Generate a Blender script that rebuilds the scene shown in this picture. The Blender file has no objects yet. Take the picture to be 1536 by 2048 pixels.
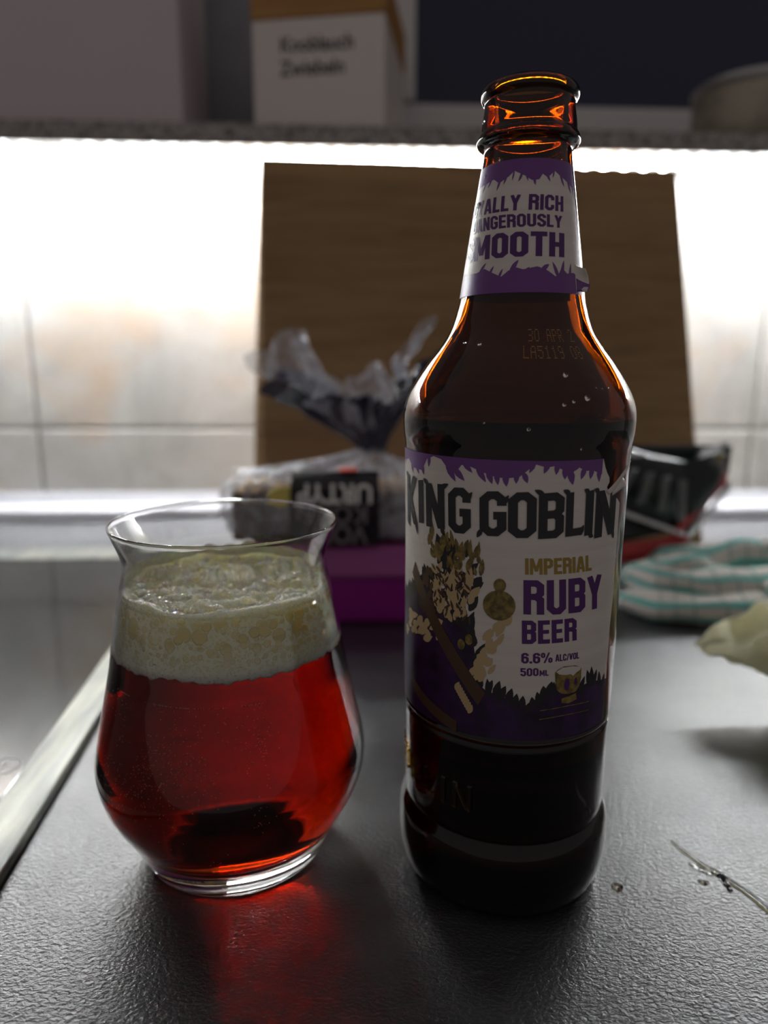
import bpy, bmesh, math, random
import numpy as np
from mathutils import Vector, Matrix, noise
from mathutils.geometry import tessellate_polygon

S = 0.001          # all measures below are millimetres
sc = bpy.context.scene
COL = sc.collection
PI = math.pi

# ------------------------------------------------------------------ camera
CAM_H = 171.7
PITCH, ROLL, YAW = math.radians(11.5), math.radians(0.25), math.radians(-2.5)
cam = bpy.data.cameras.new('camera')
cam_o = bpy.data.objects.new('camera', cam)
COL.objects.link(cam_o)
cam.sensor_fit = 'VERTICAL'
cam.sensor_height = 24.0
cam.sensor_width = 18.0
cam.lens = 1400.0 / 2048.0 * 24.0
cam.clip_start = 0.005
cam.clip_end = 20
_n = Vector((-math.sin(YAW), math.cos(YAW), 0))
_r = Vector((math.cos(YAW), math.sin(YAW), 0))
F = _n * math.cos(PITCH) + Vector((0, 0, -math.sin(PITCH)))
U = _n * math.sin(PITCH) + Vector((0, 0, math.cos(PITCH)))
R2 = _r * math.cos(ROLL) + U * math.sin(ROLL)
U2 = U * math.cos(ROLL) - _r * math.sin(ROLL)
cam_o.matrix_world = Matrix(((R2.x, U2.x, -F.x, 0), (R2.y, U2.y, -F.y, 0), (R2.z, U2.z, -F.z, CAM_H * S), (0, 0, 0, 1)))
cam.dof.use_dof = True
cam.dof.focus_distance = 0.205
cam.dof.aperture_fstop = cam.lens / 4.2
sc.camera = cam_o

# ------------------------------------------------------------------ world, lights, exposure
W = bpy.data.worlds.new('dim_room')
sc.world = W
W.use_nodes = True
W.node_tree.nodes['Background'].inputs[0].default_value = (1.0, 0.93, 0.90, 1)
W.node_tree.nodes['Background'].inputs[1].default_value = 0.155


LED_BEAD, LED_TAPE = 400.0, 78.0
sc.view_settings.view_transform = 'Standard'
sc.view_settings.look = 'None'
sc.view_settings.gamma = 1
sc.view_settings.use_curve_mapping = False
sc.view_settings.exposure = 0.0
cy = sc.cycles
cy.max_bounces = 20
cy.transmission_bounces = 18
cy.transparent_max_bounces = 24
cy.glossy_bounces = 6
cy.diffuse_bounces = 4
cy.volume_bounces = 0
cy.caustics_reflective = True
cy.caustics_refractive = True
cy.blur_glossy = 0.3
cy.sample_clamp_indirect = 150.0
try:
    cy.use_denoising = True
    cy.use_light_tree = True
except Exception:
    pass


# ------------------------------------------------------------------ node helpers
def newmat(name):
    m = bpy.data.materials.new(name)
    m.use_nodes = True
    return m, m.node_tree, m.node_tree.nodes, m.node_tree.links


def pmat(name, col, rough=0.5, metal=0.0, **kw):
    m, nt, N, L = newmat(name)
    b = N['Principled BSDF']
    b.inputs['Base Color'].default_value = (*col, 1)
    b.inputs['Roughness'].default_value = rough
    b.inputs['Metallic'].default_value = metal
    for k, v in kw.items():
        b.inputs[k.replace('_', ' ')].default_value = v
    return m


def coords(N, L, scale=(1, 1, 1), rot=(0, 0, 0), kind='Object'):
    tc = N.new('ShaderNodeTexCoord')
    mp = N.new('ShaderNodeMapping')
    mp.inputs['Scale'].default_value = scale
    mp.inputs['Rotation'].default_value = rot
    L.new(tc.outputs[kind], mp.inputs[0])
    return mp.outputs[0]


def noise_t(N, L, vec, scale, detail=3, rough=0.5, dist=0.0):
    t = N.new('ShaderNodeTexNoise')
    t.inputs['Scale'].default_value = scale
    t.inputs['Detail'].default_value = detail
    t.inputs['Roughness'].default_value = rough
    t.inputs['Distortion'].default_value = dist
    L.new(vec, t.inputs['Vector'])
    return t.outputs[0]


def ramp(N, L, fac, stops):
    r = N.new('ShaderNodeValToRGB')
    while len(r.color_ramp.elements) > 1:
        r.color_ramp.elements.remove(r.color_ramp.elements[-1])
    r.color_ramp.elements[0].position = stops[0][0]
    r.color_ramp.elements[0].color = (*stops[0][1], 1)
    for p, c in stops[1:]:
        e = r.color_ramp.elements.new(p)
        e.color = (*c, 1)
    L.new(fac, r.inputs[0])
    return r.outputs[0]


def bump(N, L, h, b, strength, dist):
    n = N.new('ShaderNodeBump')
    n.inputs['Strength'].default_value = strength
    n.inputs['Distance'].default_value = dist
    L.new(h, n.inputs['Height'])
    L.new(n.outputs[0], b.inputs['Normal'])
    return n


def mixc(N, L, fac, a, b):
    m = N.new('ShaderNodeMix')
    m.data_type = 'RGBA'
    for i, v in ((0, fac), (6, a), (7, b)):
        if isinstance(v, (int, float)):
            m.inputs[i].default_value = v
        elif isinstance(v, tuple):
            m.inputs[i].default_value = (*v, 1)
        else:
            L.new(v, m.inputs[i])
    return m.outputs[2]


def noisy(name, stops, scale, rough, bump_s=0.0, bump_scale=None, bump_d=0.001, map_scale=(1, 1, 1), metal=0.0, detail=4, dist=0.0):
    m, nt, N, L = newmat(name)
    b = N['Principled BSDF']
    v = coords(N, L, map_scale)
    L.new(ramp(N, L, noise_t(N, L, v, scale, detail, 0.55, dist), stops), b.inputs['Base Color'])
    b.inputs['Roughness'].default_value = rough
    b.inputs['Metallic'].default_value = metal
    if bump_s:
        bump(N, L, noise_t(N, L, v, bump_scale or scale, 3), b, bump_s, bump_d)
    return m


def glass_mat(name, ior, absorb=None, density=0.0, col=(1, 1, 1), rough=0.0):
    m, nt, N, L = newmat(name)
    N.remove(N['Principled BSDF'])
    g = N.new('ShaderNodeBsdfGlass')
    g.inputs['IOR'].default_value = ior
    g.inputs['Color'].default_value = (*col, 1)
    g.inputs['Roughness'].default_value = rough
    L.new(g.outputs[0], N['Material Output'].inputs[0])
    if absorb:
        a = N.new('ShaderNodeVolumeAbsorption')
        a.inputs['Color'].default_value = (*absorb, 1)
        a.inputs['Density'].default_value = density
        L.new(a.outputs[0], N['Material Output'].inputs['Volume'])
    return m


# ------------------------------------------------------------------ materials
M = {}
M['clear'] = glass_mat('clear_glass', 1.5)
M['amber'] = glass_mat('amber_glass', 1.5, (0.84, 0.70, 0.15), 2000.0)
M['water'] = glass_mat('water', 1.33)
M['beer'] = glass_mat('ruby_beer', 1.34 / 1.5, (0.885, 0.46, 0.0), 150.0)
M['beer_dark'] = glass_mat('beer_rest', 1.33, (0.85, 0.3, 0.0), 420.0)

# worktop: dark slate look with embossed grain
m, nt, N, L = newmat('worktop_slate')
b = N['Principled BSDF']
v = coords(N, L)
vs = coords(N, L, (1, 3.2, 1), (0, 0, 0.25))
cl = ramp(N, L, noise_t(N, L, vs, 14, 8, 0.68, 0.6), [(0.28, (0.020, 0.021, 0.022)), (0.52, (0.036, 0.037, 0.039)), (0.74, (0.062, 0.063, 0.064))])
fl = ramp(N, L, noise_t(N, L, vs, 120, 6, 0.7, 1.0), [(0.60, (0, 0, 0)), (0.72, (0.10, 0.10, 0.10))])
ad = N.new('ShaderNodeMix'); ad.data_type = 'RGBA'; ad.blend_type = 'ADD'; ad.inputs[0].default_value = 0.6
L.new(cl, ad.inputs[6]); L.new(fl, ad.inputs[7])
L.new(ad.outputs[2], b.inputs['Base Color'])
L.new(ramp(N, L, noise_t(N, L, v, 25, 4), [(0.3, (0.33,) * 3), (0.7, (0.43,) * 3)]), b.inputs['Roughness'])
b.inputs['Specular IOR Level'].default_value = 0.8
b.inputs['Coat Weight'].default_value = 0.85
b.inputs['Coat Roughness'].default_value = 0.36
b.inputs['Coat IOR'].default_value = 1.6
g1 = noise_t(N, L, coords(N, L, (1, 1.5, 1), (0, 0, 0.5)), 640, 2, 0.5, 0.5)
bn = bump(N, L, g1, b, 0.6, 0.0005)
L.new(bn.outputs[0], b.inputs['Coat Normal'])
M['worktop'] = m

# wall tile: glazed, cloudy grey and beige
m, nt, N, L = newmat('wall_tile_glaze')
b = N['Principled BSDF']
v = coords(N, L, kind='Object')
c1 = ramp(N, L, noise_t(N, L, v, 9, 5, 0.55, 0.8), [(0.30, (0.56, 0.54, 0.51)), (0.5, (0.72, 0.69, 0.64)), (0.68, (0.84, 0.82, 0.79))])
c2 = ramp(N, L, noise_t(N, L, v, 6.5, 3, 0.5, 0.4), [(0.50, (0, 0, 0)), (0.68, (0.8, 0.8, 0.8))])
L.new(mixc(N, L, c2, c1, (0.76, 0.56, 0.40)), b.inputs['Base Color'])
b.inputs['Roughness'].default_value = 0.28
bump(N, L, noise_t(N, L, v, 18, 2), b, 0.25, 0.002)
M['tile'] = m
M['grout'] = noisy('grout', [(0.3, (0.42, 0.40, 0.38)), (0.7, (0.55, 0.53, 0.5))], 300, 0.9)
M['plaster'] = noisy('plaster_grey', [(0.3, (0.30, 0.31, 0.34)), (0.7, (0.36, 0.37, 0.40))], 20, 0.9)
M['floor'] = noisy('floor_tile', [(0.3, (0.25, 0.22, 0.2)), (0.7, (0.35, 0.32, 0.3))], 5, 0.6)
M['window_frame'] = pmat('window_frame_white', (0.70, 0.66, 0.66), 0.4)
M['window_pane'] = pmat('window_pane_night', (0.020, 0.022, 0.060), 0.08)
M['granite'] = noisy('speckled_granite', [(0.30, (0.04, 0.038, 0.04)), (0.45, (0.25, 0.22, 0.2)), (0.55, (0.5, 0.45, 0.42)), (0.66, (0.12, 0.10, 0.09))], 160, 0.25, detail=5)
M['alu'] = noisy('aluminium_strip', [(0.3, (0.62, 0.62, 0.66)), (0.7, (0.80, 0.80, 0.84))], 40, 0.5, 0.15, 900, 0.0001, (0.03, 1, 1), 0.6)
m, nt, N, L = newmat('brushed_trim')
b = N['Principled BSDF']
v = coords(N, L, (1, 0.12, 1))
L.new(ramp(N, L, noise_t(N, L, v, 90, 4, 0.5, 1.5), [(0.3, (0.22, 0.23, 0.23)), (0.5, (0.29, 0.29, 0.26)), (0.7, (0.38, 0.38, 0.33))]), b.inputs['Base Color'])
b.inputs['Metallic'].default_value = 0.8
L.new(ramp(N, L, noise_t(N, L, v, 60, 3), [(0.3, (0.40,) * 3), (0.7, (0.58,) * 3)]), b.inputs['Roughness'])
M['trim'] = m
M['hob'] = pmat('hob_glass', (0.012, 0.012, 0.014), 0.09, Specular_IOR_Level=0.7)
M['hob_print'] = pmat('hob_print', (0.30, 0.30, 0.32), 0.5)
M['hob_body'] = pmat('hob_body', (0.02, 0.02, 0.02), 0.5)
M['carcass'] = pmat('cupboard_white', (0.5, 0.5, 0.48), 0.5)

# bamboo board
m, nt, N, L = newmat('bamboo')
b = N['Principled BSDF']
v = coords(N, L, (0.6, 1, 9))
g = ramp(N, L, noise_t(N, L, v, 16, 6, 0.6, 0.4), [(0.3, (0.22, 0.12, 0.045)), (0.5, (0.31, 0.18, 0.072)), (0.7, (0.37, 0.225, 0.095))])
L.new(g, b.inputs['Base Color'])
b.inputs['Roughness'].default_value = 0.5
bump(N, L, noise_t(N, L, v, 60, 3), b, 0.1, 0.0005)
M['bamboo'] = m
M['lid_wood'] = noisy('lid_wood', [(0.3, (0.36, 0.16, 0.04)), (0.7, (0.52, 0.27, 0.08))], 25, 0.5, map_scale=(0.3, 1, 4))
M['white_box'] = pmat('white_enamel', (0.78, 0.70, 0.66), 0.45)
M['pink_white'] = pmat('pale_carton', (0.66, 0.57, 0.59), 0.6)
M['ink'] = pmat('black_ink', (0.02, 0.018, 0.02), 0.6)
M['tin'] = noisy('tin_print', [(0.35, (0.32, 0.27, 0.21)), (0.6, (0.45, 0.40, 0.32))], 30, 0.4, metal=0.3)
M['tin_rim'] = pmat('tin_rim', (0.55, 0.53, 0.54), 0.35, 0.7)

# labels
M['paper'] = noisy('label_silver_white', [(0.3, (0.70, 0.63, 0.58)), (0.7, (0.78, 0.71, 0.66))], 400, 0.42, 0.05, 600, 0.0001, (0.05, 0.05, 1))
M['purple'] = pmat('label_purple', (0.17, 0.05, 0.25), 0.38)
M['purple_dark'] = noisy('label_purple_dark', [(0.35, (0.014, 0.004, 0.022)), (0.7, (0.05, 0.012, 0.085))], 130, 0.4)
M['letter_black'] = pmat('label_black', (0.018, 0.016, 0.020), 0.42)
M['letter_purple'] = pmat('label_purple_ink', (0.085, 0.010, 0.14), 0.4)
M['letter_gold'] = pmat('label_gold_ink', (0.34, 0.22, 0.028), 0.35)
M['gold_dark'] = noisy('label_gold_dark', [(0.35, (0.10, 0.065, 0.015)), (0.65, (0.30, 0.21, 0.05))], 500, 0.4)
M['tan'] = pmat('label_tan', (0.56, 0.40, 0.21), 0.42)
M['brown'] = pmat('label_brown', (0.085, 0.042, 0.022), 0.42)
M['foliage_black'] = pmat('label_foliage_black', (0.018, 0.014, 0.020), 0.42)
M['date_ink'] = pmat('date_ink', (0.42, 0.24, 0.07), 0.5)

# foam
m, nt, N, L = newmat('beer_foam')
b = N['Principled BSDF']
v = coords(N, L)
nz = N.new('ShaderNodeTexNoise'); nz.inputs['Scale'].default_value = 260
L.new(v, nz.inputs['Vector'])
dv = N.new('ShaderNodeMix'); dv.data_type = 'VECTOR'; dv.inputs[0].default_value = 0.0009
L.new(v, dv.inputs[4]); L.new(nz.outputs[1], dv.inputs[5])
def mathn(op, a_, b_):
    n_ = N.new('ShaderNodeMath'); n_.operation = op; n_.use_clamp = op in ('MULTIPLY', 'MAXIMUM', 'DIVIDE')
    for k_, x_ in ((0, a_), (1, b_)):
        if isinstance(x_, (int, float)): n_.inputs[k_].default_value = x_
        else: L.new(x_, n_.inputs[k_])
    return n_.outputs[0]
def discs(scale, r0, r1, keep=1.0):
    """round bubbles of random size: 1 inside, falling off at the rim"""
    w_ = N.new('ShaderNodeTexVoronoi'); w_.inputs['Scale'].default_value = scale; w_.inputs['Randomness'].default_value = 0.85
    L.new(dv.outputs[1], w_.inputs['Vector'])
    sp_ = N.new('ShaderNodeSeparateColor'); L.new(w_.outputs['Color'], sp_.inputs[0])
    thr = mathn('ADD', mathn('MULTIPLY', sp_.outputs[0], r1 - r0), r0)
    d_ = mathn('DIVIDE', mathn('SUBTRACT', thr, w_.outputs['Distance']), 0.07)
    return mathn('MULTIPLY', d_, mathn('LESS_THAN', sp_.outputs[1], keep))
big = discs(215, 0.32, 0.62, 1.0)
mid = discs(430, 0.28, 0.58, 0.95)
small = discs(1000, 0.25, 0.5, 0.9)
mask = ramp(N, L, noise_t(N, L, v, 45, 2), [(0.30, (0, 0, 0)), (0.42, (1, 1, 1))])
sx = N.new('ShaderNodeSeparateXYZ'); L.new(v, sx.inputs[0])
def zband(a_, b_):
    n_ = N.new('ShaderNodeMapRange'); n_.inputs[1].default_value = a_; n_.inputs[2].default_value = b_
    L.new(sx.outputs[2], n_.inputs[0]); return n_.outputs[0]
up = mathn('MULTIPLY', zband(0.0865, 0.091), zband(0.0985, 0.0965))
up2 = mathn('MULTIPLY', zband(0.082, 0.087), zband(0.0990, 0.0970))
side_w = mathn('MULTIPLY', big, mathn('MULTIPLY', up, mask))
cell = mathn('MAXIMUM', side_w, mathn('MULTIPLY', mathn('MULTIPLY', mid, up2), 0.75))
cell = mathn('MAXIMUM', cell, mathn('MULTIPLY', small, 0.45))
L.new(mixc(N, L, cell, (0.985, 0.94, 0.66), (0.84, 0.70, 0.26)), b.inputs['Base Color'])
b.inputs['Roughness'].default_value = 0.16
b.inputs['Subsurface Weight'].default_value = 0.7
b.inputs['Subsurface Radius'].default_value = (1.0, 0.85, 0.45)
b.inputs['Subsurface Scale'].default_value = 0.012
b.inputs['Coat Weight'].default_value = 1.0
b.inputs['Coat Roughness'].default_value = 0.06
topn = mathn('MULTIPLY', zband(0.0975, 0.0985), noise_t(N, L, v, 420, 4, 0.65, 0.8))
bp = bump(N, L, mathn('ADD', cell, mathn('MULTIPLY', topn, 1.0)), b, 1.0, 0.0012)
L.new(bp.outputs[0], b.inputs['Coat Normal'])
M['foam'] = m
M['foam_bubble'] = pmat('foam_bubble', (0.93, 0.90, 0.72), 0.08, Specular_IOR_Level=0.8, Subsurface_Weight=0.4, Subsurface_Scale=0.002)
M['tiny_bubble'] = pmat('beer_bubble', (0.50, 0.25, 0.14), 0.35)

# films and cloth
def film_mat(name, tint, alpha_lo, alpha_hi, bscale=70, bstr=0.8):
    m, nt, N, L = newmat(name)
    b = N['Principled BSDF']
    b.inputs['Base Color'].default_value = (*tint, 1)
    b.inputs['Roughness'].default_value = 0.12
    b.inputs['Specular IOR Level'].default_value = 0.8
    v = coords(N, L)
    a = ramp(N, L, noise_t(N, L, v, 60, 4, 0.6, 1.0), [(0.35, (alpha_lo,) * 3), (0.65, (alpha_hi,) * 3)])
    L.new(a, b.inputs['Alpha'])
    bump(N, L, noise_t(N, L, v, bscale, 4, 0.6, 1.5), b, bstr, 0.006)
    return m


M['film'] = film_mat('clear_film', (0.80, 0.82, 0.90), 0.16, 0.62, 55, 1.0)
M['film_dark'] = film_mat('dark_printed_film', (0.018, 0.014, 0.040), 0.9, 1.0, 45, 1.0)
M['crumb'] = noisy('bread_crumb', [(0.3, (0.30, 0.17, 0.07)), (0.7, (0.60, 0.42, 0.22))], 150, 0.8, 0.4, 200)
M['crust'] = noisy('bread_brown', [(0.3, (0.07, 0.04, 0.02)), (0.7, (0.17, 0.10, 0.05))], 120, 0.7, 0.4, 200)
M['pack_black'] = pmat('pack_black', (0.012, 0.010, 0.016), 0.3)
M['pack_white'] = pmat('pack_white', (0.95, 0.94, 0.88), 0.4)
M['pack_grey'] = pmat('pack_grey', (0.22, 0.20, 0.21), 0.4)
M['pack_red'] = pmat('pack_red', (0.7, 0.09, 0.06), 0.4)
M['sticker'] = pmat('yellow_sticker', (0.80, 0.68, 0.14), 0.4)
M['box_purple'] = pmat('purple_plastic', (0.36, 0.02, 0.30), 0.3, Subsurface_Weight=0.2, Subsurface_Scale=0.01)
M['box_lid'] = pmat('purple_lid', (0.36, 0.07, 0.27), 0.35)
M['foil_green'] = noisy('pouch_dark_green', [(0.3, (0.006, 0.012, 0.012)), (0.7, (0.014, 0.024, 0.022))], 30, 0.28, 0.5, 60, 0.003)
M['foil_red'] = noisy('pouch_red', [(0.3, (0.34, 0.012, 0.018)), (0.7, (0.48, 0.03, 0.035))], 30, 0.35, 0.5, 60, 0.003)
M['foil_silver'] = noisy('pouch_seal', [(0.3, (0.62, 0.60, 0.62)), (0.7, (0.85, 0.83, 0.85))], 60, 0.25, 0.6, 120, 0.003, metal=0.6)
M['foil_text'] = pmat('pouch_grey_print', (0.16, 0.17, 0.17), 0.4)
M['foil_gold'] = pmat('pouch_gold_print', (0.22, 0.17, 0.03), 0.4)

m, nt, N, L = newmat('striped_towel')
b = N['Principled BSDF']
tc = N.new('ShaderNodeTexCoord')
sp = N.new('ShaderNodeSeparateXYZ'); L.new(tc.outputs['UV'], sp.inputs[0])
def stripe(out, freq, duty):
    a = N.new('ShaderNodeMath'); a.operation = 'MULTIPLY'; a.inputs[1].default_value = freq; L.new(out, a.inputs[0])
    f = N.new('ShaderNodeMath'); f.operation = 'FRACT'; L.new(a.outputs[0], f.inputs[0])
    c = N.new('ShaderNodeMath'); c.operation = 'LESS_THAN'; c.inputs[1].default_value = duty; L.new(f.outputs[0], c.inputs[0])
    return c.outputs[0]
s1 = stripe(sp.outputs[1], 5.0, 0.34)
s2 = stripe(sp.outputs[0], 9.0, 0.10)
c = mixc(N, L, s1, (0.70, 0.66, 0.60), (0.12, 0.46, 0.40))
c = mixc(N, L, s2, c, (0.25, 0.36, 0.33))
L.new(c, b.inputs['Base Color'])
b.inputs['Roughness'].default_value = 0.95
bump(N, L, noise_t(N, L, tc.outputs['Object'], 700, 2), b, 0.3, 0.0006)
M['towel'] = m
m, nt, N, L = newmat('pale_yellow_paper')
b = N['Principled BSDF']
v = coords(N, L)
L.new(ramp(N, L, noise_t(N, L, v, 28, 4, 0.6, 0.6), [(0.3, (0.88, 0.84, 0.55)), (0.5, (0.94, 0.93, 0.78)), (0.7, (0.96, 0.96, 0.90))]), b.inputs['Base Color'])
b.inputs['Roughness'].default_value = 0.5
tl = N.new('ShaderNodeBsdfTranslucent'); tl.inputs[0].default_value = (0.98, 0.97, 0.84, 1)
ms = N.new('ShaderNodeMixShader'); ms.inputs[0].default_value = 0.6
L.new(b.outputs[0], ms.inputs[1]); L.new(tl.outputs[0], ms.inputs[2]); L.new(ms.outputs[0], N['Material Output'].inputs[0])
bump(N, L, noise_t(N, L, v, 90, 4, 0.6, 1), b, 0.5, 0.002)
M['yellow_paper'] = m


def emis(name, col, s):
    m, nt, N, L = newmat(name)
    b = N['Principled BSDF']
    b.inputs['Base Color'].default_value = (0.8, 0.8, 0.8, 1)
    b.inputs['Emission Color'].default_value = (*col, 1)
    b.inputs['Emission Strength'].default_value = s
    return m


M['led'] = emis('led_bead', (0.93, 0.97, 1.0), LED_BEAD)
M['led_tape'] = emis('led_tape_glow', (0.93, 0.97, 1.0), LED_TAPE)


# ------------------------------------------------------------------ mesh helpers
def mk(name, verts, faces, mat, parent=None, smooth=False, loc=None, uvs=None, mats=None, fm=None):
    me = bpy.data.meshes.new(name)
    me.from_pydata([(x * S, y * S, z * S) for x, y, z in verts], [], faces)
    if mats:
        for q in mats:
            me.materials.append(M[q])
        for p, i in zip(me.polygons, fm):
            p.material_index = i
    elif mat:
        me.materials.append(M[mat])
    if smooth:
        me.polygons.foreach_set('use_smooth', [True] * len(me.polygons))
    if uvs:
        ul = me.uv_layers.new(name='uv')
        for l in me.loops:
            ul.data[l.index].uv = uvs[l.vertex_index]
    me.update()
    o = bpy.data.objects.new(name, me)
    COL.objects.link(o)
    if parent:
        o.parent = parent
    if loc:
        o.location = Vector(loc) * S
    return o


def tag(o, label=None, cat=None, group=None, kind=None):
    if label: o['label'] = label
    if cat: o['category'] = cat
    if group: o['group'] = group
    if kind: o['kind'] = kind
    return o


def thing(name, label, cat, loc=(0, 0, 0), rz=0, group=None):
    o = bpy.data.objects.new(name, None)
    COL.objects.link(o)
    o.empty_display_size = 0.02
    o.location = Vector(loc) * S
    o.rotation_euler = (0, 0, rz)
    return tag(o, label, cat, group)


def bevel(o, w, seg=2, ang=0.6):
    bm = bmesh.new(); bm.from_mesh(o.data)
    es = [e for e in bm.edges if len(e.link_faces) == 2 and e.calc_face_angle() > ang]
    bmesh.ops.bevel(bm, geom=es, offset=w * S, segments=seg, affect='EDGES', profile=0.5, clamp_overlap=True)
    bm.to_mesh(o.data); bm.free()
    return o


def box(name, x0, x1, y0, y1, z0, z1, mat, parent=None, bev=0, seg=2):
    v = [(x, y, z) for z in (z0, z1) for x, y in ((x0, y0), (x1, y0), (x1, y1), (x0, y1))]
    f = [(3, 2, 1, 0), (4, 5, 6, 7), (0, 1, 5, 4), (1, 2, 6, 5), (2, 3, 7, 6), (3, 0, 4, 7)]
    o = mk(name, v, f, mat, parent)
    if bev: bevel(o, bev, seg)
    return o


def cat_interp(pts, n=4):
    """Catmull-Rom through (z, r) points, limited so that it does not overshoot."""
    out = []
    P = [pts[0]] + list(pts) + [pts[-1]]
    for i in range(1, len(P) - 2):
        p0, p1, p2, p3 = P[i - 1], P[i], P[i + 1], P[i + 2]
        for k in range(n):
            t = k / n
            q = []
            for a, b_, c_, d in zip(p0, p1, p2, p3):
                val = 0.5 * (2 * b_ + (c_ - a) * t + (2 * a - 5 * b_ + 4 * c_ - d) * t * t + (-a + 3 * b_ - 3 * c_ + d) * t ** 3)
                lo, hi = min(b_, c_), max(b_, c_)
                mg = (hi - lo) * 0.15
                q.append(min(max(val, lo - mg), hi + mg))
            out.append(tuple(q))
    out.append(pts[-1])
    return out


def lathe(name, prof, mat, parent=None, seg=128, close=True, loc=None):
    """prof: (r, z) list; points with r == 0 become poles."""
    v, f, rings = [], [], []
    for r, z in prof:
        if r < 1e-6:
            rings.append([len(v)]); v.append((0, 0, z))
        else:
            rings.append(list(range(len(v), len(v) + seg)))
            for i in range(seg):
                a = 2 * PI * i / seg
                v.append((r * math.cos(a), r * math.sin(a), z))
    pairs = list(zip(rings[:-1], rings[1:]))
    if close and len(rings[0]) > 1:
        pairs.append((rings[-1], rings[0]))
    for a, b_ in pairs:
        for i in range(seg):
            j = (i + 1) % seg
            if len(a) == 1 and len(b_) == 1: break
            if len(a) == 1: f.append((a[0], b_[j], b_[i]))
            elif len(b_) == 1: f.append((a[i], a[j], b_[0]))
            else: f.append((a[i], a[j], b_[j], b_[i]))
    o = mk(name, v, f, mat, parent, True, loc)
    return o


def recalc(o):
    bm = bmesh.new(); bm.from_mesh(o.data)
    bmesh.ops.recalc_face_normals(bm, faces=bm.faces[:])
    bm.to_mesh(o.data); bm.free()
    return o


# ================================================================== SETTING
WALL_Y = 812.0
SLAB_Z0, SLAB_Z1, SLAB_Y0 = 380.1, 398.9, 724.0
K = 1.253

wall = box('wall_back', -1700, 1900, WALL_Y + 2.2, WALL_Y + 112, -900, SLAB_Z0 - 0.5, 'grout')
tag(wall, kind='structure')
floor = box('floor', -1700, 1900, -1500, WALL_Y + 2, -912, -900, 'floor')
tag(floor, kind='structure')
# tiles: each its own piece with eased edges, joints recessed
JX = [-1183, -770, -357, 56, 470.5, 882, 1295]
for z0, z1 in ((1.0, 103.5), (106.3, SLAB_Z0 - 0.6)):
    for i in range(len(JX) - 1):
        box('tile', JX[i] + 1.7, JX[i + 1] - 1.7, WALL_Y - 2.0, WALL_Y + 2.1, z0, z1, 'tile', wall, 2.2, 3)
# upper wall with window behind the shelf
uw = box('wall_upper', -1700, 57, 952, 1000, SLAB_Z1, 1600, 'plaster')
tag(uw, kind='structure')
wf = box('window_1', 57.5, 1800, 955, 990, SLAB_Z1 + 0.5, 498, 'window_frame', None, 3)
tag(wf, kind='structure')
box('window_frame', 48, 78, 949, 989, 499, 1600, 'window_frame', wf, 3)
box('window_frame', 79, 1800, 949, 989, 1560, 1600, 'window_frame', wf, 3)
box('window_pane', 78.5, 1800, 972, 976, 499, 1559, 'window_pane', wf)

# granite ledge on the tiled wall
sill = box('trim_1', -1700, 1900, SLAB_Y0, 950, SLAB_Z0, SLAB_Z1, 'granite', None, 1.2)
tag(sill, kind='structure')

# aluminium splash profile along the wall foot
pr = [(17, 0.2), (17, 10.5), (16, 12.5), (9, 21), (4.5, 29.5), (3.4, 31.5), (2.2, 31.8), (2.2, 0.2)]
v, f = [], []
for x in (-1400, 1500):
    for d, z in pr: v.append((x, WALL_Y - d, z))
n = len(pr)
f = [(i, (i + 1) % n, n + (i + 1) % n, n + i) for i in range(n)] + [tuple(range(n)), tuple(range(2 * n - 1, n - 1, -1))]
o = recalc(mk('baseboard_back', v, f, 'alu'))
tag(o, kind='structure')

def prism(name, pts, z0, z1, mat, parent=None, bev=0, seg=2):
    n = len(pts)
    v = [(x, y, z0) for x, y in pts] + [(x, y, z1) for x, y in pts]
    f = [(i, (i + 1) % n, n + (i + 1) % n, n + i) for i in range(n)] + [tuple(range(n))[::-1], tuple(range(n, 2 * n))]
    o = recalc(mk(name, v, f, mat, parent))
    if bev: bevel(o, bev, seg)
    return o
def t_out(y): return -122.6 - 0.057 * (y - 256)
def t_in(y): return t_out(y) - 18.3

# worktop, cut out for the hob
wt = prism('worktop', [(t_out(40) + .6, 40), (1500, 40), (1500, WALL_Y), (-1400, WALL_Y), (-1400, 656), (t_out(656) + .6, 656)], -38, 0, 'worktop', None, 0.8)
tag(wt, 'dark grey slate-look worktop with an embossed grain under bottle and glass', 'worktop')
cb = box('base_cupboard', -1400, 1500, 90, WALL_Y, -899.5, -45.5, 'carcass', None, 2)
tag(cb, 'white base cupboard under the dark worktop', 'cupboard')

hob = thing('hob', 'black glass hob with a brushed metal trim left of the beer glass', 'hob', (0, 0, 0))
prism('glass_top', [(-760, 50), (t_in(50) - .2, 50), (t_in(622) - .2, 621.8), (-760, 621.8)], -3, 2.6, 'hob', hob, 0.8)
prism('trim_strip', [(t_in(50), 50), (t_out(50), 50), (t_out(655), 655), (-760, 655), (-760, 622), (t_in(622), 622)], -3, 4.0, 'trim', hob, 1.1, 3)
prism('hob_body', [(-750, 60), (t_in(60) - 4, 60), (t_in(600) - 4, 610), (-750, 610)], -44, -3.1, 'hob_body', hob)
# ring symbol of a touch key
v, f = [], []
for i in range(40):
    a = 2 * PI * i / 40
    for r in (6.2, 6.8): v.append((-152 + r * math.cos(a), 282 + r * math.sin(a), 2.68))
for i in range(40):
    j = (i + 1) % 40
    f.append((2 * i, 2 * i + 1, 2 * j + 1, 2 * j))
k = len(v)
v += [(-152.3, 279, 2.68), (-151.7, 279, 2.68), (-151.7, 285, 2.68), (-152.3, 285, 2.68)]
f.append((k, k + 1, k + 2, k + 3))
mk('touch_symbol', v, f, 'hob_print', hob)

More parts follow.
